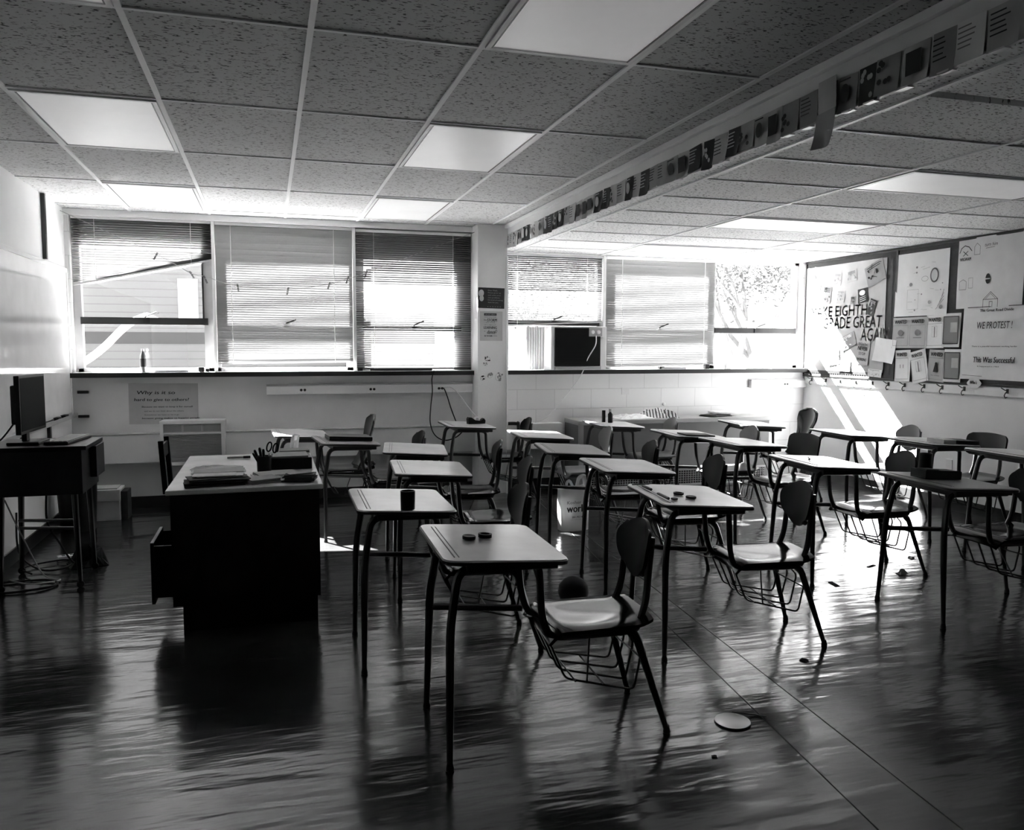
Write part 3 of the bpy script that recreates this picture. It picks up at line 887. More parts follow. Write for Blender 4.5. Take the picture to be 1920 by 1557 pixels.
text(b, 'IN THE RAIN', T, -.03, -.098, .08, .014, .0008); line(b, T, [(.02, -.098), (.06, -.098)], .003)
b.build('lettering', 'ink', o)
b = B(); text(b, "LIFE ISN'T ABOUT", T, -.01, .116, .11, .008); 
for q in range(len(b.v)): b.v[q] = tuple(Vector(b.v[q])+Vector((0, -.0006, 0)))
b.build('banner_lettering', 'paper_grey', o)
for i, (x, z, s_) in enumerate([(2.12, 1.38, .03), (2.10, 1.33, .024), (2.07, 1.19, .03), (2.15, 1.215, .034), (2.235, 1.20, .045)]):
    T = PW.m(x, z, .3*i, .001)
    b = B(); rnd = random.Random(40+i)
    for k in range(9): ellipse(b, T, rnd.uniform(-1, 1)*s_*.8, rnd.uniform(-1, 1)*s_*.7, s_*rnd.uniform(.12, .4), s_*rnd.uniform(.1, .3), 10, rot=rnd.uniform(0, 3), z=.0006+.0001*k)
    line(b, T, ring_pts(0, 0, s_*.9, s_*.7, 12), .002, closed=True)
    tag(b.build('wall_sticker', ['ink', 'ink_grey', 'ink', 'ink_grey', 'ink_grey'][i]), ['topmost small dark flower sticker on the pillar', 'second small sticker from the top on the pillar', 'dark leaf sticker lowest towards the blinds on the pillar', 'round grey sticker in the middle of the lowest sticker row on the pillar', 'large round outlined sticker at the pillar edge facing the air conditioner'][i], 'sticker', 'stickers on the pillar')
b = B(); b.box(2.318, 2.335, 7.937, 7.952, .0, 2.4)
struct(b.build('trim_9', 'trim_white'))
b = B(); b.tube([(2.35, 8.06, .0), (2.35, 8.06, .0), (2.47, 8.0, .0)], .001, 4)
cord('grab_pipe', [(2.34, 8.05, .71), (2.45, 8.03, .71), (2.475, 8.03, .68), (2.478, 8.03, .3), (2.478, 8.03, .0)], .018, 'trim_black', 'black bent pipe beside the pillar under the air conditioner', 'pipe', 8)

# ------------------------------------------------------------------ student desks with attached chairs
# local frame: origin on the floor under the middle of the desktop, +x towards the sitter
TILT = math.radians(3.2)
def desktop_part(m, par):
    T = TR(0, 0, .748, ry=TILT)
    out = rrect(-.23, .23, -.305, .305, .045, 6)
    b = B(); b.prism(out, -.010, .009, T, inset=.006)
    o = b.build('desktop', m, par, smooth=True)
    g = B()
    def lay(x0, x1, y0, y1): g.add([T @ Vector(p) for p in ((x0,y0,.0094),(x1,y0,.0094),(x1,y1,.0094),(x0,y1,.0094))], [(0,1,2,3)])
    g.box(-.186, -.182, -.25, .25, .0088, .0105, T); g.box(-.170, -.166, -.25, .25, .0088, .0100, T)
    g.build('pencil_groove', 'unit_grey', o)
    e = B(); e.prism(rrect(-.2305, .2305, -.3055, .3055, .0455, 6), -.0085, .0035, T)
    e.build('edge_band', 'desk_edge', o)
    return o
def combo_frame(t, m, back='shield', seatm='seat', basket=True):
    b = B(); b.box(-.15, .19, -.235, .235, .700, .732, T=TR(0, 0, 0, ry=.02), bev=.006)
    b.build('desk_bracket', 'desk_edge', t)
    for s in (1, -1):
        l = B(); l.tube([(.17, s*.20, .706), (-.16, s*.205, .716), (-.195, s*.225, .50), (-.205, s*.262, .012)], [.0165, .0165, .0165, .0115], 8, fillet=.06)
        o = l.build('leg', m, t, smooth=True)
        B().lathe([(.014, 0), (.016, .006), (.013, .018), (.010, .03)], T=TR(-.205, s*.262, 0), n=10).build('glide', 'glide', o, smooth=True)
    for s in (1, -1):
        l = B(); l.tube([(.44, s*.13, .408), (.545, s*.145, .408), (.665, s*.195, .012)], [.0165, .0165, .0105], 8, fillet=.06)
        o = l.build('leg', m, t, smooth=True)
        B().lathe([(.013, 0), (.015, .006), (.012, .018), (.009, .03)], T=TR(.666, s*.195, 0), n=10).build('glide', 'glide', o, smooth=True)
        top = .76 if back != 'shell' else .47
        f = B(); f.tube([(.10, s*.155, .704), (.155, s*.155, .69), (.168, s*.145, .50), (.20, s*.135, .402), (.50, s*.135, .398), (.555, s*.135, .40), (.60, s*.125, .50), (.625, s*.115, top)], .0145, 8, fillet=.07)
        f.build('seat_tube', m, t, smooth=True)
    B().tube([(-.193, .232, .44), (.175, .15, .43)], .014, 8).build('crossbar', m, t, smooth=True)
    if basket:
        w_ = B()
        for y in (-.135, -.05, .04, .13):
            k = (y+.135)/.265
            w_.tube([(.20, y, .395), (.268, y, .236+.012*k), (.55, y, .162+.028*k), (.585, y, .33), (.53, y, .385)], .0048, 5, fillet=.025)
        w_.tube([(.30, -.16, .232), (.30, .15, .243)], .004, 5); w_.tube([(.35, -.15, .216), (.47, .135, .385)], .004, 5)
        w_.tube([(.578, -.16, .29), (.572, .16, .29)], .004, 5); w_.tube([(.42, -.15, .203), (.42, .14, .213)], .004, 5)
        w_.build('book_basket', 'wire', t)
def seat_and_back(t, kind, m):
    def sfn(u, v):
        x = .185+u*.43; y = (v-.5)*.40
        rr = abs(2*u-1)**6*.10+0
        y *= 1-rr-.06*u
        z = .453 - .012*math.sin(PI*min(1, max(0, u*1.05)))*(1-abs(2*v-1)**2) - .05*max(0, (.14-u)/.14)**2 + .012*max(0, (u-.85)/.15) - .012*abs(2*v-1)**5
        return Vector((x, y, z))
    b = B(); b.grid(sfn, 18, 14, .014)
    b.build('seat', m, t, smooth=True)
    if kind in ('shield', 'wide'):
        H = .235 if kind == 'shield' else .20; Wm = .34 if kind == 'shield' else .40
        z0 = .575 if kind == 'shield' else .60
        def bfn(u, v):
            # v up, u across; superellipse outline mapped from a square
            a = 2*u-1; c_ = 2*v-1
            e = 2.6 if kind == 'shield' else 5
            k = (1-abs(c_)**e*.62)**(1/2.2) if kind == 'shield' else (1-abs(c_)**6*.5)**(1/3)
            taper = (.74+.26*v**.8) if kind == 'shield' else 1.
            y = a*Wm/2*k*taper
            sag = (1-abs(a)**e*.5)
            z = z0+H*(.5+.5*c_*(.70+.30*math.cos(a*PI/2)) if kind == 'shield' else .5+.5*c_*(.90+.10*math.cos(a*PI/2)))
            x = .608+(z-z0)*.17-.045*(y/(Wm/2))**2+.004
            return Vector((x, y, z))
        b = B(); b.grid(bfn, 16, 14, .013)
        bk = b.build('backrest', 'seat_back' if m == 'seat' else m, t, smooth=True)
        r = B()
        for s in (1, -1):
            for z in (z0+.07, z0+.13): r.lathe([(.006, 0), (.004, .002)], T=Matrix(((0,0,-1,.599+(z-z0)*.17),(0,1,0,s*.10),(1,0,0,z),(0,0,0,1))), n=8)
        r.build('rivet', 'silver', bk)
    else:
        def fn(u, v):
            # one tall shell: v runs up from the rear of the seat
            a = 2*u-1
            z = .44+.46*v
            wdt = .36*(1-.35*math.sin(PI*min(1, v*1.35))*.9) if v < .74 else .36*(.70+.30*math.sqrt(max(0, 1-((v-.80)/.20)**2)))
            if v > .9: wdt *= math.sqrt(max(.12, 1-((v-.9)/.115)**2))
            y = a*wdt/2
            x = .56+.10*v-.05*(1-v)**4-.035*a*a
            return Vector((x, y, z))
        b = B(); b.grid(fn, 12, 22, .014)
        b.build('backrest', m, t, smooth=True)
def make_combo(kind, top_m, seat_m):
    t = empty('student_desk')
    desktop_part(top_m, t)
    combo_frame(t, 'tube', kind)
    seat_and_back(t, kind, seat_m)
    return t
protos = {}
DESKS = [
 # x, y, yaw, kind, top, seat, label
 (.800, 2.975, -.03, 'shield', 'desktop', 'seat', 'student desk closest to the camera holding two dark round discs'),
 (.604, 3.927, -.02, 'shield', 'desktop', 'seat', 'student desk with a black cup at its near edge'),
 (.944, 4.932, -.088, 'shield', 'desktop', 'seat', 'empty student desk directly behind the desk with the black cup'),
 (1.022, 5.909, -.153, 'shield', 'desktop', 'seat', 'empty student desk between the black boxed desk and the pillar, second behind the black cup'),
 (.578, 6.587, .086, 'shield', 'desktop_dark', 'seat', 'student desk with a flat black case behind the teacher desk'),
 (.251, 7.232, .056, 'shell', 'desktop', 'seat', 'student desk against the window wall with a tall dark shell chair'),
 (2.023, 3.652, -.12, 'shield', 'desktop', 'seat', 'student desk with pens in the groove and three small round items'),
 (2.158, 4.695, -.099, 'shield', 'desktop', 'seat', 'empty student desk to the right of the white carrier bag'),
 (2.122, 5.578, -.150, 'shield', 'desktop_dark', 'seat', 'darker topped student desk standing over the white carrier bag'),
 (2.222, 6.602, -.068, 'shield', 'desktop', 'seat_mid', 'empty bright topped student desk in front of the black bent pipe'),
 (1.825, 7.635, -.015, 'shield', 'desktop', 'seat', 'student desk by the pillar with a black tape dispenser'),
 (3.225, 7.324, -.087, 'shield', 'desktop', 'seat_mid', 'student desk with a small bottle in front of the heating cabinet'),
 (4.56, 6.99, -.12, 'shell', 'desktop', 'seat', 'student desk at the end of the heating cabinet with a tall shell chair'),
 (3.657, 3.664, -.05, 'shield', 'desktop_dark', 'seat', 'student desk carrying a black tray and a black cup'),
 (3.475, 4.505, -.08, 'shield', 'desktop', 'seat', 'student desk with one pencil between the black cup desk and the round items desk'),
 (3.594, 5.636, .012, 'wide', 'desktop', 'seat', 'student desk with a black squared backrest in the middle of the right block'),
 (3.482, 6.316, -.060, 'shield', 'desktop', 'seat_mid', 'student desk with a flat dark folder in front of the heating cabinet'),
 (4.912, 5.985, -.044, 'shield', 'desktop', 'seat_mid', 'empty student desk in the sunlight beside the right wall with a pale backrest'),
 (5.09, 5.28, 0, 'wide', 'desktop', 'seat', 'student desk with two books lying end to end beside the right wall'),
 (5.12, 4.46, -.05, 'shield', 'desktop', 'seat', 'student desk cut off by the right edge of the picture'),
]
GROUP = 'student desks with attached chairs'
for x, y, a, kind, tm, sm, lab in DESKS:
    key = (kind, tm, sm)
    if key not in protos:
        o = make_combo(*key); protos[key] = o
    else:
        o = copy_tree(protos[key], kid_map())
    o.location = (x, y, 0); o.rotation_euler = (0, 0, a)
    tag(o, lab, 'desk', GROUP)
def on_desk(i, lx, ly):
    x, y, a = DESKS[i][:3]
    return (x+lx*math.cos(a)-ly*math.sin(a), y+lx*math.sin(a)+ly*math.cos(a), .757-lx*math.tan(TILT)+.001)
def top_rot(o, i, rz=0.):
    a = DESKS[i][2]
    o.rotation_euler = (Matrix.Rotation(a, 4, 'Z') @ Matrix.Rotation(TILT, 4, 'Y') @ Matrix.Rotation(rz, 4, 'Z')).to_euler()
    return o

# separate shell chair behind the teacher desk, its glare coloured in as white plastic
t = empty('shell_chair', (-.21, 6.10, 0), 0, 'moulded shell chair coloured white for its glare behind the teacher desk', 'chair')
def s2(u, v):
    z = .43+.43*v; a = 2*u-1
    wdt = .38*(1-.22*math.sin(PI*v)) if v < .8 else .38*(.86+.14*math.sqrt(max(0, 1-((v-.8)/.2)**2)))
    if v > .92: wdt *= math.sqrt(max(.2, 1-((v-.92)/.09)**2))
    return Vector((.36+.06*v-.04*a*a, a*wdt/2, z))
b = B(); b.grid(s2, 12, 18, .013); b.build('backrest', 'plastic_white', t, smooth=True)
b = B(); b.grid(lambda u, v: Vector((u*.37, (v-.5)*.38, .44-.012*math.sin(PI*u)*(1-abs(2*v-1)**2)-.04*max(0, (.12-u)/.12)**2)), 14, 10, .013); b.build('seat', 'plastic_white', t, smooth=True)
for sx, sy in ((.06, .15), (.06, -.15), (.30, .15), (.30, -.15)):
    B().tube([(sx*.8+.04, sy*.8, .425), (sx+(.04 if sx > .2 else -.04), sy*1.15, .004)], .010, 8).build('leg', 'tube', t, smooth=True)

# ------------------------------------------------------------------ things on the student desks
def disc(name, i, lx, ly, r, h, m, lab, cat, hole=0., tiltx=0.):
    b = B()
    if hole: b.lathe([(hole, 0), (r, 0), (r, h), (hole, h), (hole, 0)], n=28, cap=False)
    else: b.lathe([(r*.97, 0), (r, h*.2), (r, h*.8), (r*.94, h), (r*.7, h*.8)], n=28)
    o = b.build(name, m, smooth=True); o.location = on_desk(i, lx, ly); top_rot(o, i); o.location.z += .002
    return tag(o, lab, cat)
disc('round_disc', 0, -.075, .02, .026, .013, 'plastic_black', 'solid dark round lid on the desk closest to the camera', 'lid')
disc('tape_ring', 0, -.005, .05, .027, .014, 'plastic_black', 'open dark ring beside the round lid on the closest desk', 'ring', hole=.019)
disc('small_disc', 6, -.135, -.17, .017, .007, 'plastic_black', 'smallest dark disc on the desk with the pens', 'disc')
disc('round_disc', 6, -.03, -.12, .026, .010, 'plastic_black', 'solid dark disc of the two larger ones on the desk with the pens', 'lid')
disc('tape_ring', 6, -.055, -.02, .026, .010, 'plastic_black', 'open dark ring on the desk with the pens', 'ring', hole=.019)
def pen(i, lx, ly, L_, rz, lab, m='pencil', r=.005):
    t = B().tube([(0, -L_/2, r), (0, L_/2-.02, r), (0, L_/2, r)], [r, r, r*.3], 7).build('pen', m, smooth=True)
    t.location = on_desk(i, lx, ly); top_rot(t, i, rz); t.location.z += .003
    return tag(t, lab, 'pen', 'pens on the student desks')
pen(6, -.16, .24, .13, -1.2, 'thin dark pencil lying across the far corner of the desk with the round items', r=.004)
pen(6, -.176, .12, .13, .05, 'dark pen in the far half of the desk groove', r=.007)
pen(6, -.176, -.12, .15, .03, 'dark marker in the near half of the desk groove', r=.007)
pen(14, -.04, .08, .16, -.5, 'single dark pencil on an otherwise empty desk')
def cup(name, loc, r0, r1, h, m, lab, cat='cup'):
    o = B().lathe([(r0, 0), (r0*1.02, h*.05), (r1, h), (r1*.88, h), (r0*.85, h*.08)], n=24).build(name, m, smooth=True)
    o.location = loc
    return tag(o, lab, cat)
p = on_desk(1, .0, -.27); cup('black_cup', (p[0], p[1], p[2]+.002), .032, .034, .085, 'plastic_black', 'black cup standing at the near edge of a student desk')
p = on_desk(13, .02, .18); cup('black_cup', (p[0], p[1], p[2]+.003), .036, .036, .125, 'plastic_black', 'tall black cup standing behind the black tray')
b = B(); b.box(-.12, .12, -.06, .06, 0, .008, bev=.002); b.box(-.12, -.113, -.06, .06, .008, .05); b.box(.113, .12, -.06, .06, .008, .045); b.box(-.113, .113, -.06, -.053, .008, .05); b.box(-.113, .113, .053, .06, .008, .045)
b.box(-.10, -.02, -.04, .04, .008, .052); b.box(.0, .09, -.05, .03, .008, .048)
o = b.build('desk_tray', 'plastic_black'); p = on_desk(13, -.02, .05); o.location = (p[0], p[1], p[2]+.002); top_rot(o, 13, .0); tag(o, 'low black tray holding small black boxes on the desk with the tall cup', 'tray')
t = empty('flat_case', on_desk(4, .03, .02), 0, 'flat black rectangular case lying on a student desk', 'case'); top_rot(t, 4)
B().box(-.17, .17, -.12, .12, .002, .034, bev=.004).build('shell', 'plastic_black', t); B().box(-.171, .171, -.121, .121, .016, .019).build('seam', 'desk_edge', t)
t = empty('bound_folder', on_desk(16, .0, -.20), 0, 'flat dark folder at the near edge of a student desk', 'folder'); top_rot(t, 16)
B().box(-.14, .12, -.09, .10, .001, .012, bev=.002).build('cover', 'paper_dark', t)
t = empty('book', on_desk(18, -.02, -.18), 0, 'pale covered book lying at the near edge of the desk beside the right wall', 'book', 'books on the student desk'); top_rot(t, 18)
B().box(-.10, .02, -.09, .08, .001, .033, bev=.002).build('cover', 'paper_grey', t); B().box(-.095, .022, -.086, .076, .006, .028).build('pages', 'paper', t)
t = empty('book', on_desk(18, .115, -.19), 0, 'dark covered book lying beside the pale book', 'book', 'books on the student desk'); top_rot(t, 18)
B().box(-.10, .10, -.09, .09, .001, .030, bev=.002).build('cover', 'paper_dark', t); B().box(-.096, .102, -.087, .087, .006, .025).build('pages', 'paper_mid', t)
t = empty('tape_dispenser', on_desk(10, .10, .02), .1, 'black tape dispenser on the student desk by the pillar', 'tape dispenser')
t.location.z += .004
B().prism([(-.085, 0), (.085, 0), (.09, .03), (.075, .052), (.04, .03), (-.01, .034), (-.05, .062), (-.078, .066), (-.088, .05)], -.03, .03, T=Matrix(((1,0,0,0),(0,0,1,0),(0,1,0,0),(0,0,0,1)))).build('base', 'plastic_black', t)
B().lathe([(.016, -.01), (.03, -.01), (.03, .01), (.016, .01), (.016, -.01)], T=Matrix(((1,0,0,.01),(0,0,1,0),(0,1,0,.042),(0,0,0,1))), n=20, cap=False).build('tape_roll', 'plastic_white', t, smooth=True)
t = empty('small_bottle', on_desk(11, -.01, .05), 0, 'small capped bottle beside a dark tube on the desk at the heating cabinet', 'bottle')
t.location.z += .002
B().lathe([(.022, 0), (.024, .005), (.024, .085), (.012, .10), (.012, .108)], n=18).build('bottle_body', 'plastic_black', t, smooth=True)
B().lathe([(.013, .106), (.013, .135)], n=14).build('cap', 'plastic_grey', t, smooth=True)
cup('dark_tube', (on_desk(11, -.075, .06)[0], on_desk(11, -.075, .06)[1], on_desk(11, -.075, .06)[2]+.004), .018, .018, .115, 'plastic_black', 'slim dark tube standing beside the small bottle', 'tube')

# ------------------------------------------------------------------ things on the floor
t = empty('carrier_bag', (2.385, 6.20, 0), .06, 'standing white plastic carrier bag with bold black lettering on the floor', 'bag')
def bagf(u, v):
    a = 2*PI*u
    sx = .125+.012*v; sy = .07-.02*v
    k = abs(math.cos(a))**.55*math.copysign(1, math.cos(a)); l = abs(math.sin(a))**.55*math.copysign(1, math.sin(a))
    wr = 1+.04*math.sin(5*a+3*v)*v
    return Vector((sx*k*wr, sy*l*wr, .002+.36*v+.012*math.sin(3*a)*v*v))
b = B(); b.grid(bagf, 40, 16, .001)
b.add([bagf(i/40, 0) for i in range(40)], [tuple(range(40))])
bag = b.build('bag_body', 'bag', t, smooth=True)
b = B(); b.tube([(-.08, -.03, .35), (-.07, -.02, .40), (-.03, .01, .41), (.0, .02, .36)], .012, 7, fillet=.03); b.build('handle', 'bag', t, smooth=True)
b = B(); b.tube([(.04, .02, .35), (.06, .01, .43), (.10, .0, .44), (.11, .01, .35)], [.016, .02, .022, .014], 7, fillet=.03); b.build('handle', 'bag', t, smooth=True)
T = Matrix(((1, 0, 0, 0), (0, 0, -1, -.0765), (0, 1, 0, 0), (0, 0, 0, 1)))
b = B()
text(b, 'world', T, -.002, .190, .175, .062, .0022)
line(b, T, [(.078, .215), (.088, .24), (.10, .245)], .010)
text(b, '201.757.4997', T, .02, .118, .13, .016, .0005); text(b, 'open seven days a week', T, .015, .098, .14, .006)
b.build('lettering', 'ink', t)
b = B(); text(b, 'Kosher', T, -.025, .240, .125, .026, .0006); b.build('lettering', 'ink_grey', t)
o = B().lathe([(.002, .0), (.045, .012), (.08, .045), (.098, .10), (.09, .145), (.06, .18), (.03, .196), (.002, .2)], n=28).build('ball', 'rubber', smooth=True)
o.location = (1.66, 4.30, 0); o.scale = (.92, .92, .92); tag(o, 'black ball lying on the floor behind the closest desk seat', 'ball')
t = empty('shiny_disc', (1.755, 2.765, 0), 0, 'pale shiny round lid lying on the floor', 'lid')
B().lathe([(.062, 0), (.070, .003), (.070, .008), (.063, .008), (.058, .006), (.002, .007)], n=32).build('lid_disc', 'silver', t, smooth=True)
B().lathe([(.0705, .001), (.0715, .004), (.0705, .006)], n=32, cap=False).build('rim', 'trim_black', t, smooth=True)
cord('ribbon_scrap', [(1.80, 2.84, .004), (1.84, 2.80, .010), (1.88, 2.79, .004), (1.91, 2.76, .006)], .003, 'trim_black', 'thin black ribbon scrap curling beside the round lid on the floor', 'scrap')
for i, (x, y, w_, d, h, m, lab) in enumerate([(4.02, 4.35, .07, .05, .03, 'paper_mid', 'crumpled wrapper on the floor between the right hand desks'), (4.39, 4.67, .06, .04, .004, 'paper_mid', 'small triangular paper scrap on the floor by the right wall desks'),
        (3.42, 4.27, .09, .03, .008, 'paper_dark', 'thin dark scrap on the floor beside a desk leg'), (2.44, 3.24, .035, .03, .008, 'paper_dark', 'tiny dark square scrap on the floor in front of the second row'), (1.54, 2.54, .02, .012, .004, 'paper_dark', 'tiny dark crumb on the floor in front of the round lid'), (3.95, 4.56, .09, .02, .004, 'paper_mid', 'thin strip of paper on the floor behind the crumpled wrapper')]):
    crumple('floor_scrap', x, y, 0, w_, d, h, m, lab, 'scrap', 50+i, i*.7, 4)

# ------------------------------------------------------------------ teacher desk
t = empty('teacher_desk', (-.125, 5.14, 0), 0, 'large black metal teacher desk with one drawer pulled out', 'desk')
B().box(-.395, .395, -.69, .70, .735, .762, bev=.006).build('desktop', 'desktop', t)
b = B(); b.box(-.375, .375, -.67, -.655, .145, .735); b.build('side_panel', 'black_metal', t)
b = B(); b.box(-.375, .375, .655, .67, .145, .735); b.build('side_panel', 'black_metal', t)
b = B(); b.box(.36, .375, -.655, .655, .145, .735); b.build('modesty_panel', 'black_metal', t)
for y0, y1 in ((-.655, -.23), (.23, .655)):
    b = B(); b.box(-.355, .36, y0, y1, .145, .735); pd = b.build('pedestal', 'black_metal', t)
    for k, (z0, z1) in enumerate(((.62, .725), (.495, .61), (.16, .485))):
        out = .105 if (k == 2 and y0 < 0) else 0.
        d = B().box(-.375-out, -.357-out, y0+.01, y1-.01, z0, z1, bev=.003).build('drawer', 'black_metal', t)
        if out:
            for ya in (y0+.02, y1-.026): B().box(-.357-out, -.357, ya, ya+.006, z0+.03, z1-.02).build('drawer_side', 'black_metal', d)
        B().box(-.387-out, -.375-out, (y0+y1)/2-.05, (y0+y1)/2+.05, (z0+z1)/2-.01 if k < 2 else z1-.06, (z0+z1)/2+.01 if k < 2 else z1-.04, bev=.003).build('handle', 'silver', d)
for y0, y1 in ((-.64, -.25), (.25, .64)):
    b = B(); b.box(-.33, .36, y0, y1, .0, .145); b.build('plinth', 'black_metal', t)
TZ = .763
def at(x, y, z=TZ): return (x, y, z)
# paperwork on the teacher desk
def stack(name, x, y, z, w_, d, n, m, lab, cat, rz=0., jit=.03, seed=1, th=.003):
    rnd = random.Random(seed); b = B()
    for k in range(n):
        b.box(-w_/2, w_/2, -d/2, d/2, k*th, k*th+th*.8, T=TR(rnd.uniform(-jit, jit), rnd.uniform(-jit, jit), 0, rnd.uniform(-jit, jit)*5))
    o = b.build(name, m); o.location = (x, y, z); o.rotation_euler = (0, 0, rz)
    return tag(o, lab, cat)
stack('paper_stack', -.28, 4.60, TZ, .30, .16, 8, 'paper_dark', 'untidy dark stack of papers at the near corner of the teacher desk', 'papers', .15, .02, 4, .005)
stack('paper_stack', -.27, 4.62, TZ+.041, .22, .11, 3, 'paper', 'loose sheets on top of the dark stack on the teacher desk', 'papers', -.1, .02, 5, .003)
t = empty('flat_box', (-.28, 4.83, TZ), .06, 'flat box with a pale lid on the teacher desk', 'box')
B().box(-.13, .13, -.08, .08, 0, .038, bev=.003).build('tray', 'paper_dark', t); B().box(-.132, .132, -.082, .082, .030, .042, bev=.002).build('lid', 'card', t)
crumple('crumpled_paper', -.30, 5.10, TZ, .30, .22, .035, 'paper', 'crumpled pale wrapping on the teacher desk', 'paper', 12, .1)
stack('paper_stack', -.05, 4.63, TZ, .18, .15, 4, 'paper_mid', 'thin notebooks fanned at the near edge of the teacher desk', 'notebooks', .5, .015, 7, .006)
stack('paper_stack', .02, 4.80, TZ, .22, .16, 3, 'paper_grey', 'grey exercise books beside the pen cup on the teacher desk', 'notebooks', .25, .01, 8, .007)
t = empty('document_tray', (.09, 5.15, TZ), .02, 'black document box with grey papers at the right side of the teacher desk', 'tray')
B().box(-.15, .15, -.12, .12, 0, .07, bev=.004).build('tray', 'plastic_black', t); B().box(-.14, .13, -.10, .115, .072, .078).build('papers', 'paper_mid', t)
stack('paper_stack', .15, 4.60, TZ, .16, .12, 5, 'paper_dark', 'small dark notebooks at the front right corner of the teacher desk', 'notebooks', -.2, .02, 9, .008)
stack('paper_stack', .15, 4.60, TZ+.042, .13, .07, 1, 'paper_grey', 'pale card on the dark notebooks at the front right corner of the teacher desk', 'card', .3, .01, 10)
tag(B().box(.06, .25, 5.50, 5.66, TZ, TZ+.055, bev=.004).build('grey_box', 'unit_grey'), 'low grey box at the far right corner of the teacher desk', 'box')
t = empty('marker', (-.20, 5.62, TZ+.008), 0, 'marker lying near the far edge of the teacher desk', 'marker')
B().tube([(-.07, 0, 0), (.03, 0, 0)], .007, 8).build('barrel', 'plastic_grey', t, smooth=True); B().tube([(.03, 0, 0), (.075, 0, 0)], .008, 8).build('cap', 'plastic_black', t, smooth=True)
tag(B().tube([(0, 0, .009), (.15, .02, .009)], .008, 8).build('marker', 'plastic_black', smooth=True, loc=(-.02, 5.34, TZ+.0)), 'black marker lying behind the pen cup', 'marker')
t = empty('pen_cup', (-.035, 4.98, TZ), 0, 'black mesh pen cup on the teacher desk', 'pen cup')
B().lathe([(.036, 0), (.040, .005), (.043, .095), (.040, .095), (.035, .01)], n=22).build('cup_body', 'plastic_black', t, smooth=True)
t = empty('scissors', (-.02, 4.98, TZ+.012), 0, 'pair of scissors standing in the pen cup with their looped handles up', 'scissors')
t.rotation_euler = (0, .25, 0)
for s in (1, -1):
    B().box(-.004, .004, -.002+s*.002, .002+s*.002, 0, .10, T=TR(0, 0, 0, ry=s*.09)).build('blade', 'silver', t)
    pts = [(s*.018+.013*math.cos(a*PI/8), s*.003, .135+.028*math.sin(a*PI/8)) for a in range(16)]
    B().tube(pts, .005, 6, closed=True).build('handle', 'plastic_black', t, smooth=True)
for i, (dx, dy, an, h, r, lab) in enumerate([(-.025, 0, -.35, .125, .008, 'thick marker leaning out of the pen cup on its far left'), (-.012, .012, -.15, .13, .009, 'black marker with a rounded end in the middle of the pen cup'), (.0, -.012, -.02, .122, .008, 'short black pen between the markers and the scissors'), (-.02, -.015, -.5, .115, .006, 'slim pen leaning lowest out of the pen cup')]):
    o = B().tube([(0, 0, 0), (0, 0, h-.01), (0, 0, h)], [r, r, r*.6], 8).build('marker', 'plastic_black', smooth=True, loc=(-.035+dx*.4, 4.98+dy, TZ+.014))
    o.rotation_euler = (0, an, 0); tag(o, lab, 'marker', 'pens in the cup')
# teacher chair
t = empty('wooden_chair', (-.50, 6.42, 0), 0, 'old wooden chair standing at the far side of the teacher desk', 'chair')
B().box(-.20, .20, -.19, .19, .43, .455, bev=.006).build('seat', 'black_metal', t)
for x, y in ((-.18, -.17), (.18, -.17), (-.18, .17), (.18, .17)):
    B().box(x-.017, x+.017, y-.017, y+.017, 0, .43, bev=.003).build('leg', 'black_metal', t)
for y in (-.17, .17):
    B().box(-.215, -.18, y-.018, y+.018, .455, .84, T=TR(0, 0, 0, ry=-.06), bev=.004).build('back_post', 'black_metal', t)
B().box(-.235, -.22, -.16, .16, .70, .80, T=TR(0, 0, 0, ry=-.02), bev=.004).build('back_rail', 'black_metal', t)

# ------------------------------------------------------------------ computer cart at the left wall
t = empty('computer_cart', (-1.33, 5.76, 0), 0, 'black computer cart with splayed legs below the whiteboard', 'cart')
B().box(-.32, .25, -.27, .26, .865, .89, bev=.004).build('cart_top', 'black_metal', t)
B().box(-.30, .22, -.255, .24, .59, .865, bev=.004).build('cabinet', 'black_metal', t)
B().box(.22, .26, -.02, .24, .66, .86, bev=.004).build('side_pocket', 'plastic_black', t)
for x, y in ((.185, -.22), (.185, .20), (-.26, -.22), (-.26, .20)):
    l = B(); l.tube([(x*.9, y, .60), (x*.98+.0, y*1.05, .03)], [.02, .014], 8); o = l.build('leg', 'tube', t, smooth=True)
    w_ = B(); w_.lathe([(.022, 0), (.022, .016)], T=Matrix(((1,0,0,x*.98),(0,0,-1,y*1.05+.008),(0,1,0,.022),(0,0,0,1))), n=14); w_.build('caster', 'rubber', o, smooth=True)
b = B(); b.tube([(.18, -.21, .42), (-.25, .19, .36)], .011, 7); b.build('brace', 'tube', t, smooth=True)
b = B(); b.tube([(.18, -.21, .37), (-.25, .19, .31)], .011, 7); b.build('brace', 'tube', t, smooth=True)
t = empty('computer_monitor', (-1.45, 5.73, .891), 0, 'black flat computer monitor on the cart seen almost edge on', 'monitor')
t.rotation_euler = (0, 0, math.radians(88))
B().box(-.12, .12, -.09, .09, 0, .018, bev=.006).build('stand_base', 'plastic_black', t)
B().box(-.03, .03, .0, .03, .015, .14, bev=.004).build('stand_neck', 'plastic_black', t)
B().box(-.25, .25, -.035, -.005, .075, .43, bev=.004).build('bezel', 'plastic_black', t)
B().box(-.235, .235, -.0365, -.034, .095, .415).build('screen', 'screen', t)
B().box(-.16, .16, -.005, .045, .13, .37, bev=.012).build('rear_housing', 'plastic_black', t)
t = empty('keyboard', (-1.24, 5.80, .891), 1.45, 'grey computer keyboard at the outer end of the cart top', 'keyboard')
B().box(-.215, .215, -.07, .07, 0, .018, bev=.004).build('keyboard_body', 'plastic_black', t)
k_ = B()
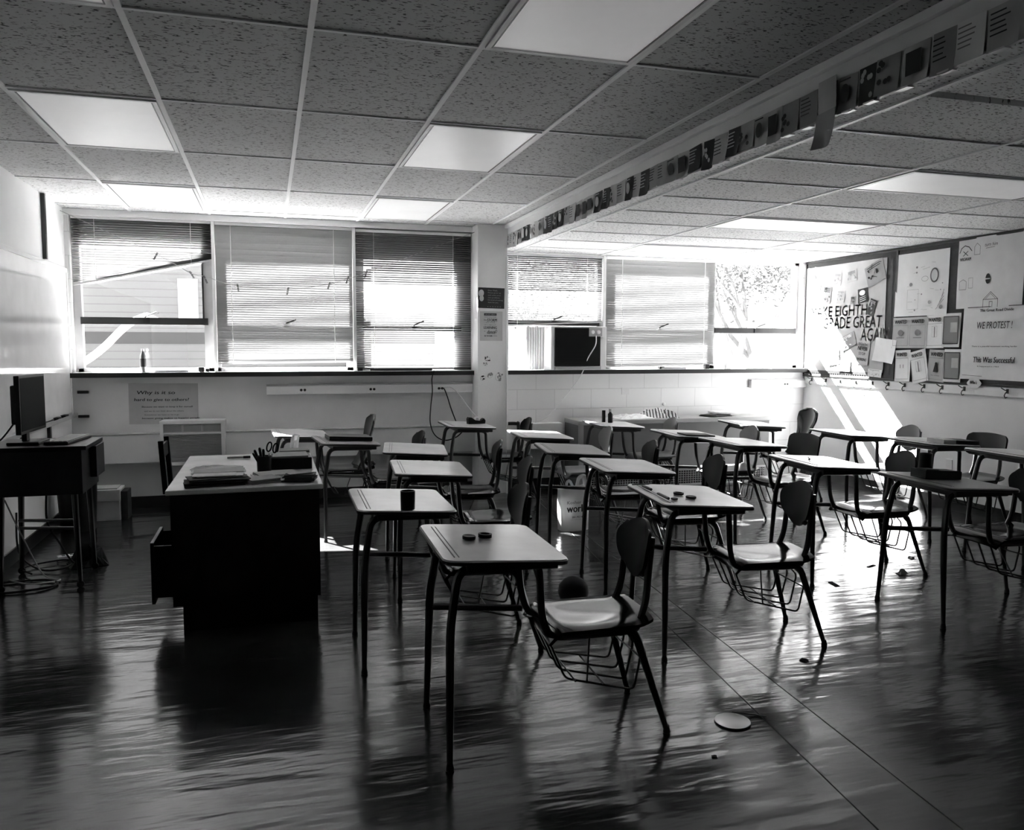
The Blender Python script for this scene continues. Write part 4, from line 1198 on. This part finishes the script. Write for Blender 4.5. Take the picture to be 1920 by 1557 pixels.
for r_ in range(5):
    for c_ in range(18): k_.box(-.205+c_*.0228, -.186+c_*.0228, -.06+r_*.024, -.040+r_*.024, .018, .024)
k_.build('keys', 'plastic_grey', t)['kind'] = 'stuff'
cord('monitor_cable', [(-1.51, 5.66, 1.02), (-1.56, 5.56, .93), (-1.60, 5.46, .92), (-1.64, 5.42, .8), (-1.67, 5.42, .3), (-1.6, 5.45, .02)], .005, 'rubber', 'black cable hanging from the monitor behind the cart', 'cable')
for i, (lab, pts) in enumerate([
    ('black cable looped flat on the floor below the cart', [(-1.62+.22*math.cos(a*.5)+.1, 5.62+.13*math.sin(a*.5), .008+.0025*(a % 3)) for a in range(26)]),
    ('black cable snaking from the wall to the cart legs', [(-1.69, 6.3, .35), (-1.66, 6.2, .1), (-1.5, 6.0, .02), (-1.35, 5.95, .02), (-1.3, 6.1, .03), (-1.42, 6.2, .02), (-1.6, 6.05, .02), (-1.5, 5.85, .025)]),
    ('thin black cable rising from the cable tangle into the cart', [(-1.4, 5.9, .6), (-1.42, 5.95, .35), (-1.36, 6.0, .18), (-1.3, 6.05, .04), (-1.2, 5.95, .02)]),
    ('grey cable crossing the cable tangle below the cart', [(-1.66, 5.95, .5), (-1.55, 5.9, .25), (-1.42, 5.8, .03), (-1.3, 5.7, .012), (-1.45, 5.62, .02), (-1.6, 5.75, .02)])]):
    cord('floor_cable', pts, .0065 if i != 3 else .005, 'rubber' if i != 3 else 'plastic_grey', lab, 'cable')
t = empty('power_strip', (-1.33, 6.3, 0), .4, 'white power strip lying by the wall under the cart', 'power strip')
B().box(-.12, .12, -.03, .03, 0, .035, bev=.006).build('strip_body', 'plastic_white', t)
for k in range(4): B().box(-.09+k*.05, -.07+k*.05, -.012, .012, .035, .037).build('outlet', 'plastic_black', t)
o = crumple('fabric_bag', -1.22, 6.12, 0, .24, .22, .16, 'rubber', 'dark crumpled bag slumped beside the far cart leg', 'bag', 21, .3, 6)
t = empty('waste_bin', (-1.52, 7.33, 0), 0, 'tall black waste bin against the window wall beside the boxes', 'bin')
B().lathe([(.13, 0), (.155, .48), (.162, .50), (.145, .50), (.12, .02)], n=24).build('bin_body', 'plastic_black', t, smooth=True)
t = empty('cardboard_box', (-1.39, 7.72, 0), 0, 'pale cardboard box with a lid on the floor under the radiator cover', 'box')
B().box(-.14, .14, -.12, .12, 0, .20, bev=.004).build('box_body', 'card', t)
B().box(-.146, .146, -.126, .126, .17, .27, bev=.004).build('lid', 'card', t); B().box(-.13, .12, -.10, .10, .271, .280).build('folded_sheet', 'paper_mid', t)
B().box(.147, .20, -.10, .10, 0, .25, bev=.003).build('side_flap', 'paper_dark', t)

# ------------------------------------------------------------------ whiteboard on the left wall
t = empty('whiteboard', (XL, 5.6, .87), 0, 'long glossy whiteboard on the left wall reflecting the windows', 'whiteboard')
B().box(.004, .022, -2.55, 2.52, .03, 1.29).build('board_surface', 'white_board', t)
f = B(); f.box(.002, .03, -2.55, 2.52, 1.28, 1.315, bev=.003); f.box(.002, .03, 2.505, 2.53, .0, 1.315, bev=.003)
f.build('board_frame', 'trim_white', t)
f = B(); f.box(.0, .07, -2.55, 2.52, -.004, .012, bev=.002); f.box(.062, .07, -2.55, 2.52, .012, .03); f.box(.002, .028, -2.55, 2.52, .012, .035)
f.build('marker_tray', 'silver', t)
for k, (y, w_) in enumerate(((7.75, .12), (7.50, .11))):
    o = tag(B().box(-.02, .02, -w_/2, w_/2, 0, .03, bev=.004).build('eraser', 'rubber', loc=(XL+.042, y, .8825)), ['black eraser at the far end of the whiteboard tray', 'second black eraser on the whiteboard tray nearer the monitor'][k], 'eraser', 'erasers on the whiteboard tray')
for y in (6.6, 7.35): struct(B().box(XL, XL+.025, y-.02, y+.02, .70, .87).build('wall_bracket', 'trim_black'))
b = B()
for k in range(2): b.box(0, .09, -.012, .012, -.03+k*-.22, -.005+k*-.22, bev=.003)
tag(b.build('coat_hook', 'trim_black', loc=(-1.66, YW-.02, 1.1)), 'pair of small black hooks in the corner beside the whiteboard', 'hook')

# ------------------------------------------------------------------ bulletin board wall
t = empty('bulletin_board', (XR, 6.8, 1.2), 0, 'long dark bulletin board with scalloped border on the right wall', 'bulletin board')
B().box(-.018, 0, -2.3, 1.38, -.02, 1.28).build('board_backing', 'cork', t)
f = B(); f.box(-.03, -.002, -2.3, 1.39, 1.265, 1.288, bev=.003); f.box(-.03, -.002, -2.3, 1.39, -.03, -.012, bev=.003); f.box(-.03, -.002, 1.375, 1.39, -.03, 1.288); f.box(-.03, -.002, -.06, -.035, -.02, 1.27)
f.build('board_frame', 'trim_black', t)
def scallop(name, pts, m, par, r=.021, off=-.0235):
    b = B()
    for (y0, z0), (y1, z1) in pts:
        L_ = math.hypot(y1-y0, z1-z0); n = int(L_/(r*1.7))
        for k in range(n+1):
            y = y0+(y1-y0)*k/n; z = z0+(z1-z0)*k/n
            b.add([Vector((off-.0003*(k % 2), y+r*math.cos(a*PI/5), z+r*math.sin(a*PI/5))) for a in range(10)], [tuple(range(10))])
    return b.build(name, m, par)
# local y/z of the board: y - 6.8, z - 1.2
for q in [((1.34, 1.22), (.05, 1.22)), ((1.34, .03), (.05, .03)), ((-.08, 1.22), (-2.2, 1.22)), ((-.9, .025), (-2.2, .025)), ((.03, .05), (.03, 1.2)), ((-.08, .05), (-.08, 1.2))]: scallop('scalloped_border', [q], 'trim_black', t)
scallop('scalloped_border', [((1.345, .05), (1.345, 1.2))], 'wall_pale', t, off=-.0245)
P_ = lambda y, z, rot=0., off=.0265: RW.m(y, z, rot, off)
o = tag(sheet('backing_paper', P_(7.56, 1.83), 1.33, 1.17, 'paper_grey', thick=.001), 'large grey backing paper with cut out letters and pictures by the window', 'paper')
b = B(); T = P_(7.5, 1.83, 0, .0275)
text(b, 'MAKE EIGHTH', T, -.12, .075, .92, .115, .0012, .05)
text(b, 'GRADE GREAT', T, .10, -.055, .92, .125, .0012, .05)
text(b, 'AGAIN', T, .46, -.19, .40, .135, .0012, .05)
b.build('cut_out_letters', 'paper', o)
b = B()
T2 = P_(7.5, 1.83, 0, .0271)
text(b, 'MAKE EIGHTH', T2, -.115, .072, .92, .115, .0015, .05); text(b, 'GRADE GREAT', T2, .105, -.058, .92, .125, .0015, .05); text(b, 'AGAIN', T2, .465, -.193, .40, .135, .0015, .05)
b.build('letter_edges', 'ink_grey', o)
def drawing(T, wd, ht, seed, dark=.5):
    rnd = random.Random(seed); b = B()
    for k in range(10):
        x = rnd.uniform(-.4, .4)*wd; y = rnd.uniform(-.4, .4)*ht
        if rnd.random() < .5: ellipse(b, T, x, y, rnd.uniform(.03, .12)*wd, rnd.uniform(.03, .12)*ht, 9, rot=rnd.uniform(0, 3), z=.0006+k*.0001)
        else: line(b, T, [(x, y), (x+rnd.uniform(-.3, .3)*wd*.6, y+rnd.uniform(-.3, .3)*ht*.6)], .006, z=.0006+k*.0001)
    for k in range(rnd.randint(1, 3)): line(b, T, [(-.35*wd, ht*(.38-.09*k)), (.35*wd, ht*(.38-.09*k))], .007)
    return b
for i, (y, z, w_, h_, rot, m, ink, lab) in enumerate([
    (7.98, 2.28, .16, .26, -.2, 'paper', 'ink_grey', 'tilted hand drawn card at the upper window side corner of the bulletin board'),
    (7.63, 2.25, .12, .14, -.1, 'paper_grey', 'ink_grey', 'faint drawn card high between the corner card and the large photograph'),
    (7.40, 2.27, .15, .12, .15, 'paper_grey', 'ink_grey', 'pale sketched card left of the large dark photograph'),
    (7.80, 2.09, .14, .19, -.15, 'paper_mid', 'ink', 'grey card with dark scribble under the corner card'),
    (7.57, 2.06, .13, .13, -.1, 'paper_grey', 'ink_grey', 'pale card with fan like sketch in the middle row of the board'),
    (7.37, 2.01, .07, .08, -.05, 'paper_mid', 'ink', 'tiny grey card next to the black oval card'),
    (7.05, 2.27, .27, .22, .35, 'paper_mid', 'paper_dark', 'large dark tilted photograph at the upper corner of the grey backing paper'),
    (7.22, 2.05, .15, .15, .12, 'paper_dark', 'paper', 'black card with a white oval on the bulletin board'),
    (7.08, 1.92, .10, .17, -.35, 'paper_dark', 'paper_mid', 'dark tilted photograph beside the lettering on the bulletin board'),
    (7.43, 1.57, .25, .15, .35, 'paper_mid', 'paper', 'grey rounded sign hanging tilted below the big letters'),
    (7.19, 1.45, .19, .25, -.1, 'paper_grey', 'ink', 'printed card with rows of bold words below the big letters'),
    (7.48, 1.305, .21, .12, 0, 'card', 'paper_grey', 'small pale box pinned at the bottom of the bulletin board'),
    (7.00, 1.24, .20, .08, -.05, 'paper', 'paper_grey', 'blank white strip at the bottom of the bulletin board'),
    (7.66, 1.40, .20, .18, .1, 'paper', 'paper_grey', 'white sketch sheet low on the sunlit part of the board')]):
    T = P_(y, z, rot, .029+.0006*i)
    o = tag(sheet('pinned_card', T, w_, h_, m, curl=.006, thick=.001), lab, 'card')
    if i == 7:
        b = B(); ellipse(b, P_(y, z, rot, .0405), -.0, .03, .045, .028)
        for k in range(3): line(b, P_(y, z, rot, .0405), [(-.045, -.02-.02*k), (.045, -.01-.02*k)], .006)
    elif i == 10:
        b = B(); T3 = P_(y, z, rot, .0425)
        text(b, 'EIGHTH', T3, 0, .09, .13, .03, .001); text(b, 'NEVER', T3, 0, .045, .14, .04, .002); text(b, 'STOP', T3, 0, -.01, .10, .03, .001); text(b, 'WORKING', T3, 0, -.07, .14, .03, .001)
    else:
        b = drawing(P_(y, z, rot, .0355+.0006*i), w_, h_, 60+i)
    b.build('drawing', ink, o)
T = P_(6.865, 1.475, -.12, .040)
o = tag(sheet('torn_paper', T, .29, .24, 'paper', curl=.02, thick=.001), 'torn white paper flap curling over the board divider', 'paper')
# second and third big white drawings
T = P_(6.43, 2.115)
o = tag(sheet('drawing_sheet', T, .66, .61, 'paper', curl=.01, thick=.001), 'large white sheet with a ring drawing and small sketches above the wanted posters', 'drawing')
T = P_(6.43, 2.115, 0, .038); b = B()
line(b, T, ring_pts(.17, .07, .045, .062, 22), .014, closed=True); line(b, T, ring_pts(.055, .045, .04, .024, 16), .003, closed=True)
for x, y, r_ in ((-.05, .16, .012), (-.05, .11, .010), (-.12, .0, .02), (.27, -.01, .006), (.25, -.07, .006), (.12, -.18, .018), (.26, -.23, .022), (-.06, -.15, .006), (-.06, -.25, .01), (.02, -.1, .008)): ellipse(b, T, x, y, r_, r_*.9)
for k in range(4): line(b, T, [(.20+.02*k, -.25+.03*k), (.29, -.16+.03*k)], .005)
rnd = random.Random(3)
for k in range(14):
    x = rnd.uniform(-.28, .2); y = rnd.uniform(-.28, .2); line(b, T, [(x, y), (x+rnd.uniform(.02, .06), y+rnd.uniform(-.01, .01))], .002)
line(b, T, [(-.16, -.05), (-.02, -.05), (-.02, -.24), (-.16, -.24)], .002, closed=True)
b.build('drawing', 'ink_grey', o)
T = P_(5.66, 2.165)
o = tag(sheet('drawing_sheet', T, .68, .62, 'paper', thick=.001, wave=.006), 'big white sheet with a black oval and a house drawing', 'drawing')
T = P_(5.66, 2.165, 0, .0345); b = B()
line(b, T, [(-.32, .19), (-.30, .23), (-.265, .25), (-.22, .235), (-.19, .20)], .007); line(b, T, [(-.28, .16), (-.23, .20)], .006); line(b, T, [(-.23, .16), (-.28, .20)], .006)
text(b, 'WIGWAM', T, -.255, .13, .12, .028, .001)
line(b, T, [(-.16, .16), (-.16, .23), (-.135, .26), (-.10, .23), (-.10, .16)], .003, closed=True); text(b, 'turn him', T, .01, .235, .13, .03, 0, .2); line(b, T, [(-.04, .205), (.05, .21)], .003)
line(b, T, [(-.31, -.14), (-.31, -.07), (-.27, -.05), (-.235, -.07), (-.235, -.14)], .003, closed=True); line(b, T, [(-.21, -.13), (-.21, -.04), (-.165, -.04), (-.165, -.13)], .002, closed=True)
line(b, T, [(-.045, -.31), (-.045, -.24), (.03, -.175), (.105, -.24), (.105, -.31)], .004); line(b, T, [(-.045, -.24), (.105, -.24)], .004); line(b, T, [(-.02, -.235), (.03, -.19), (.08, -.235)], .003)
line(b, T, [(.02, -.31), (.02, -.26), (.05, -.26), (.05, -.31)], .004)
b.build('drawing', 'ink', o)
b = B(); ellipse(b, T, -.005, -.06, .026, .045); b.build('black_oval', 'ink', o)
b = B(); rect(b, P_(5.66, 2.165, 0, .0355), -.03, .02, -.066, -.056); b.build('oval_stripe', 'paper', o)
T = P_(5.55, 1.545)
o = tag(sheet('essay_poster', T, .72, .64, 'paper', thick=.001, wave=.008, curl=.01), 'white handwritten poster ending in a line about success at the picture edge', 'poster')
T = P_(5.55, 1.545, 0, .046); b = B()
text(b, 'The Great Road Divide', T, .0, .285, .34, .024, .0012); text(b, 'WE PROTEST !', T, -.02, .155, .36, .06, .0002, .1)
text(b, 'There is a peaceful movement working harder', T, -.01, -.03, .46, .016, .0005)
text(b, 'This Was Successful', T, -.01, -.145, .42, .05, .0016, .1); text(b, 'It happened in 1963', T, -.06, -.205, .22, .014, .0004)
line(b, T, [(-.3, .315), (-.06, .315)], .006); line(b, T, [(.12, .315), (.30, .315)], .006); line(b, T, [(-.33, -.285), (-.12, -.29)], .003)
b.build('lettering', 'ink', o)
# wanted posters
WP = [(6.655, 1.65, .235, .30, .0, 'paper_grey', 1, 'upper wanted poster closest to the divider of the board'), (6.435, 1.65, .23, .30, .0, 'paper_grey', 2, 'upper wanted poster second from the board divider'), (6.225, 1.655, .22, .31, .02, 'paper', 3, 'upper wanted poster third from the divider with a small figure sketch'), (6.035, 1.665, .20, .31, .0, 'paper', 0, 'upper framed dark card with a pale square at the end of the wanted posters'),
      (6.62, 1.325, .20, .31, .04, 'paper', 4, 'lower wanted poster closest to the divider of the board'), (6.405, 1.325, .20, .31, .22, 'paper', 5, 'strongly tilted wanted poster in the lower row'), (6.19, 1.335, .21, .30, -.05, 'paper_grey', 6, 'lower wanted poster with a dark robed figure'), (6.005, 1.34, .20, .30, .0, 'paper', 0, 'lower framed dark card with a pale square at the end of the wanted posters')]
for i, (y, z, w_, h_, rot, m, v, lab) in enumerate(WP):
    T = P_(y, z, rot, .030+.0012*(i % 2))
    o = tag(sheet('wanted_poster' if v else 'framed_card', T, w_, h_, m, curl=.012, thick=.001), lab, 'poster', 'wanted posters on the bulletin board' if v else None)
    T = P_(y, z, rot, .0435)
    if v:
        b = B(); text(b, 'WANTED', T, 0, h_*.36, w_*.68, .036, .002)
        if v == 6:
            ellipse(b, T, 0, .02, .013, .014); b.add([T @ Vector(p) for p in ((-.03, -.06, .0006), (.03, -.06, .0006), (.012, .015, .0006), (-.012, .015, .0006))], [(0, 1, 2, 3)]); text(b, 'for crimes', T, 0, -.09, .10, .012)
        b.build('lettering', 'ink', o)
        b = B(); line(b, T, [(-w_*.42, -h_*.42), (w_*.42, -h_*.42), (w_*.42, h_*.24), (-w_*.42, h_*.24)], .003, closed=True)
        if v in (1, 2): ellipse(b, T, 0, 0, .035, .03); line(b, T, [(-.05, -.05), (.05, -.05)], .008)
        if v in (3, 5): line(b, T, [(0, -.05), (0, .04)], .012); line(b, T, [(-.03, -.05), (.03, -.05), (.03, .05), (-.03, .05)], .002, closed=True)
        if v == 4: line(b, T, [(-.02, -.02), (-.02, .01)], .008); line(b, T, [(.02, -.02), (.02, .01)], .008)
        b.build('sketch', 'ink_grey', o)
    else:
        b = B(); rect(b, T, -w_*.42, w_*.42, -h_*.40, h_*.40); b.build('dark_panel', 'ink_grey', o)
        b = B(); line(b, T, [(-w_*.42, -h_*.40), (w_*.42, -h_*.40), (w_*.42, h_*.40), (-w_*.42, h_*.40)], .008, closed=True, z=.001); b.build('black_border', 'ink', o)
        b = B(); rect(b, T, -w_*.02, w_*.36, -.02, .07, z=.0014); b.build('pale_square', 'paper_grey', o)
# coat hook rail
t = empty('coat_hook_rail', (XR, 6.7, 1.09), 0, 'pale rail with black coat hooks under the bulletin board', 'coat rail')
B().box(-.022, 0, -2.4, 1.46, -.005, .075, bev=.003).build('rail', 'wall_pale', t)
b = None
for y in (8.03, 7.78, 7.54, 7.29, 7.04, 6.81, 6.59, 6.34, 6.12, 5.87, 5.42, 5.17):
    if b is None:
        b = B(); b.tube([(-.022, 0, .05), (-.055, .0, .055), (-.075, .02, .075)], .0045, 6); b.tube([(-.022, 0, .045), (-.05, -.004, .03), (-.062, -.004, .008), (-.05, -.004, -.012), (-.03, -.004, -.006)], .0045, 6); b.box(-.026, -.022, -.012, .012, .025, .065)
        hk = b.build('hook', 'trim_black', t, smooth=True); hk.location = (0, y-6.7, 0)
    else:
        c_ = hk.copy(); COL.objects.link(c_); c_.parent = t; c_.location = (0, y-6.7, 0)
for y in (5.79, 5.35): B().box(-.0235, -.022, -.03, .03, .012, .04).build('name_tag', 'paper', t).location = (0, y-6.7, 0)
T = RW.m(5.745, 1.19, 0, .0465)
b = B(); pts = [(.075*math.cos(a*PI/12)*(1+.06*math.cos(a*PI/2)), .045*math.sin(a*PI/12)*(1+.06*math.cos(a*PI/2))) for a in range(24)]
b.prism(pts, 0, .001, T)
o = tag(b.build('cloud_sign', 'paper'), 'small white cloud shaped sign hanging under the handwritten poster', 'sign')
b = B(); text(b, "Who's", P_(5.745, 1.19, 0, .0485), -.01, .008, .08, .03, .001, .2); b.build('lettering', 'ink', o)
tag(B().box(-.008, 0, -.035, .035, .36, .47, bev=.001).build('outlet_plate', 'plastic_white', loc=(XR, 6.02, 0)), 'white outlet plate low on the right wall', 'outlet')

# ------------------------------------------------------------------ cards hanging along the soffit
rnd = random.Random(99)
y = 8.0-.12; k = 0
LABS = {'paper': 'pale student card in the row hanging along the ceiling soffit', 'paper_grey': 'light grey student card in the row hanging along the ceiling soffit', 'paper_mid': 'mid grey student card in the row hanging along the ceiling soffit', 'paper_dark': 'nearly black student card in the row hanging along the ceiling soffit'}
while y > 1.75:
    wd = rnd.uniform(.10, .135)
    far = (y > 5.2)
    m = rnd.choices(['paper', 'paper_grey', 'paper_mid', 'paper_dark'], [2, 4, 3.5, 3])[0]
    ht = rnd.uniform(.13, .155)
    T = SW.m(y, 2.625-ht/2, rnd.uniform(-.06, .06), .003+.0016*(k % 3))
    o = tag(sheet('student_card', T, wd, ht, m, curl=rnd.uniform(.004, .02), thick=.0008), LABS[m], 'card', m.replace('_', ' ').replace('paper', 'student cards') + ' on the soffit')
    T = SW.m(y, 2.63-ht/2, 0, .0265)
    b = B(); st = rnd.randint(0, 3); Tt = SW.m(y, 2.625-ht/2, 0, .006+.0016*(k % 3)+.014)
    if st == 0:
        for q in range(5): line(b, Tt, [(-wd*.3, ht*(.3-.12*q)), (wd*rnd.uniform(.1, .3), ht*(.3-.12*q))], .005)
    elif st == 1: ellipse(b, Tt, 0, 0, wd*.25, ht*.25); line(b, Tt, [(-wd*.3, ht*.36), (wd*.3, ht*.36)], .006)
    elif st == 2:
        for q in range(6): ellipse(b, Tt, rnd.uniform(-.3, .3)*wd, rnd.uniform(-.35, .35)*ht, wd*.10, ht*.08, 8, z=.0006+.0001*q)
    else: rect(b, Tt, -wd*.3, wd*.3, -ht*.3, ht*.3)
    b.build('drawing', {'paper': 'ink_grey', 'paper_grey': 'ink', 'paper_mid': 'ink', 'paper_dark': 'paper_grey'}[m], o)
    y -= wd*rnd.uniform(.98, 1.12); k += 1
T = SW.m(3.03, 2.43, .05, .03)
o = tag(sheet('hanging_card', T, .125, .15, 'paper_mid', curl=.03, thick=.001), 'larger grey card dangling below the row of soffit cards', 'card')
o = tag(sheet('hanging_card', SW.m(3.03, 2.565, .02, .026), .115, .15, 'paper_grey', thick=.001), 'blank pale card taped above the dangling grey card', 'card')
for i, yy in enumerate((2.20, 2.42, 2.62, 2.80, 2.93, 3.2, 3.34, 3.9, 4.15, 4.4)):
    tag(B().box(2.322, 2.352, yy-.03, yy+.03, 2.479, 2.4845).build('tape_tab', 'plastic_white'), 'short white tape tab under the bottom edge of the soffit', 'tape', 'tape tabs on the soffit edge')
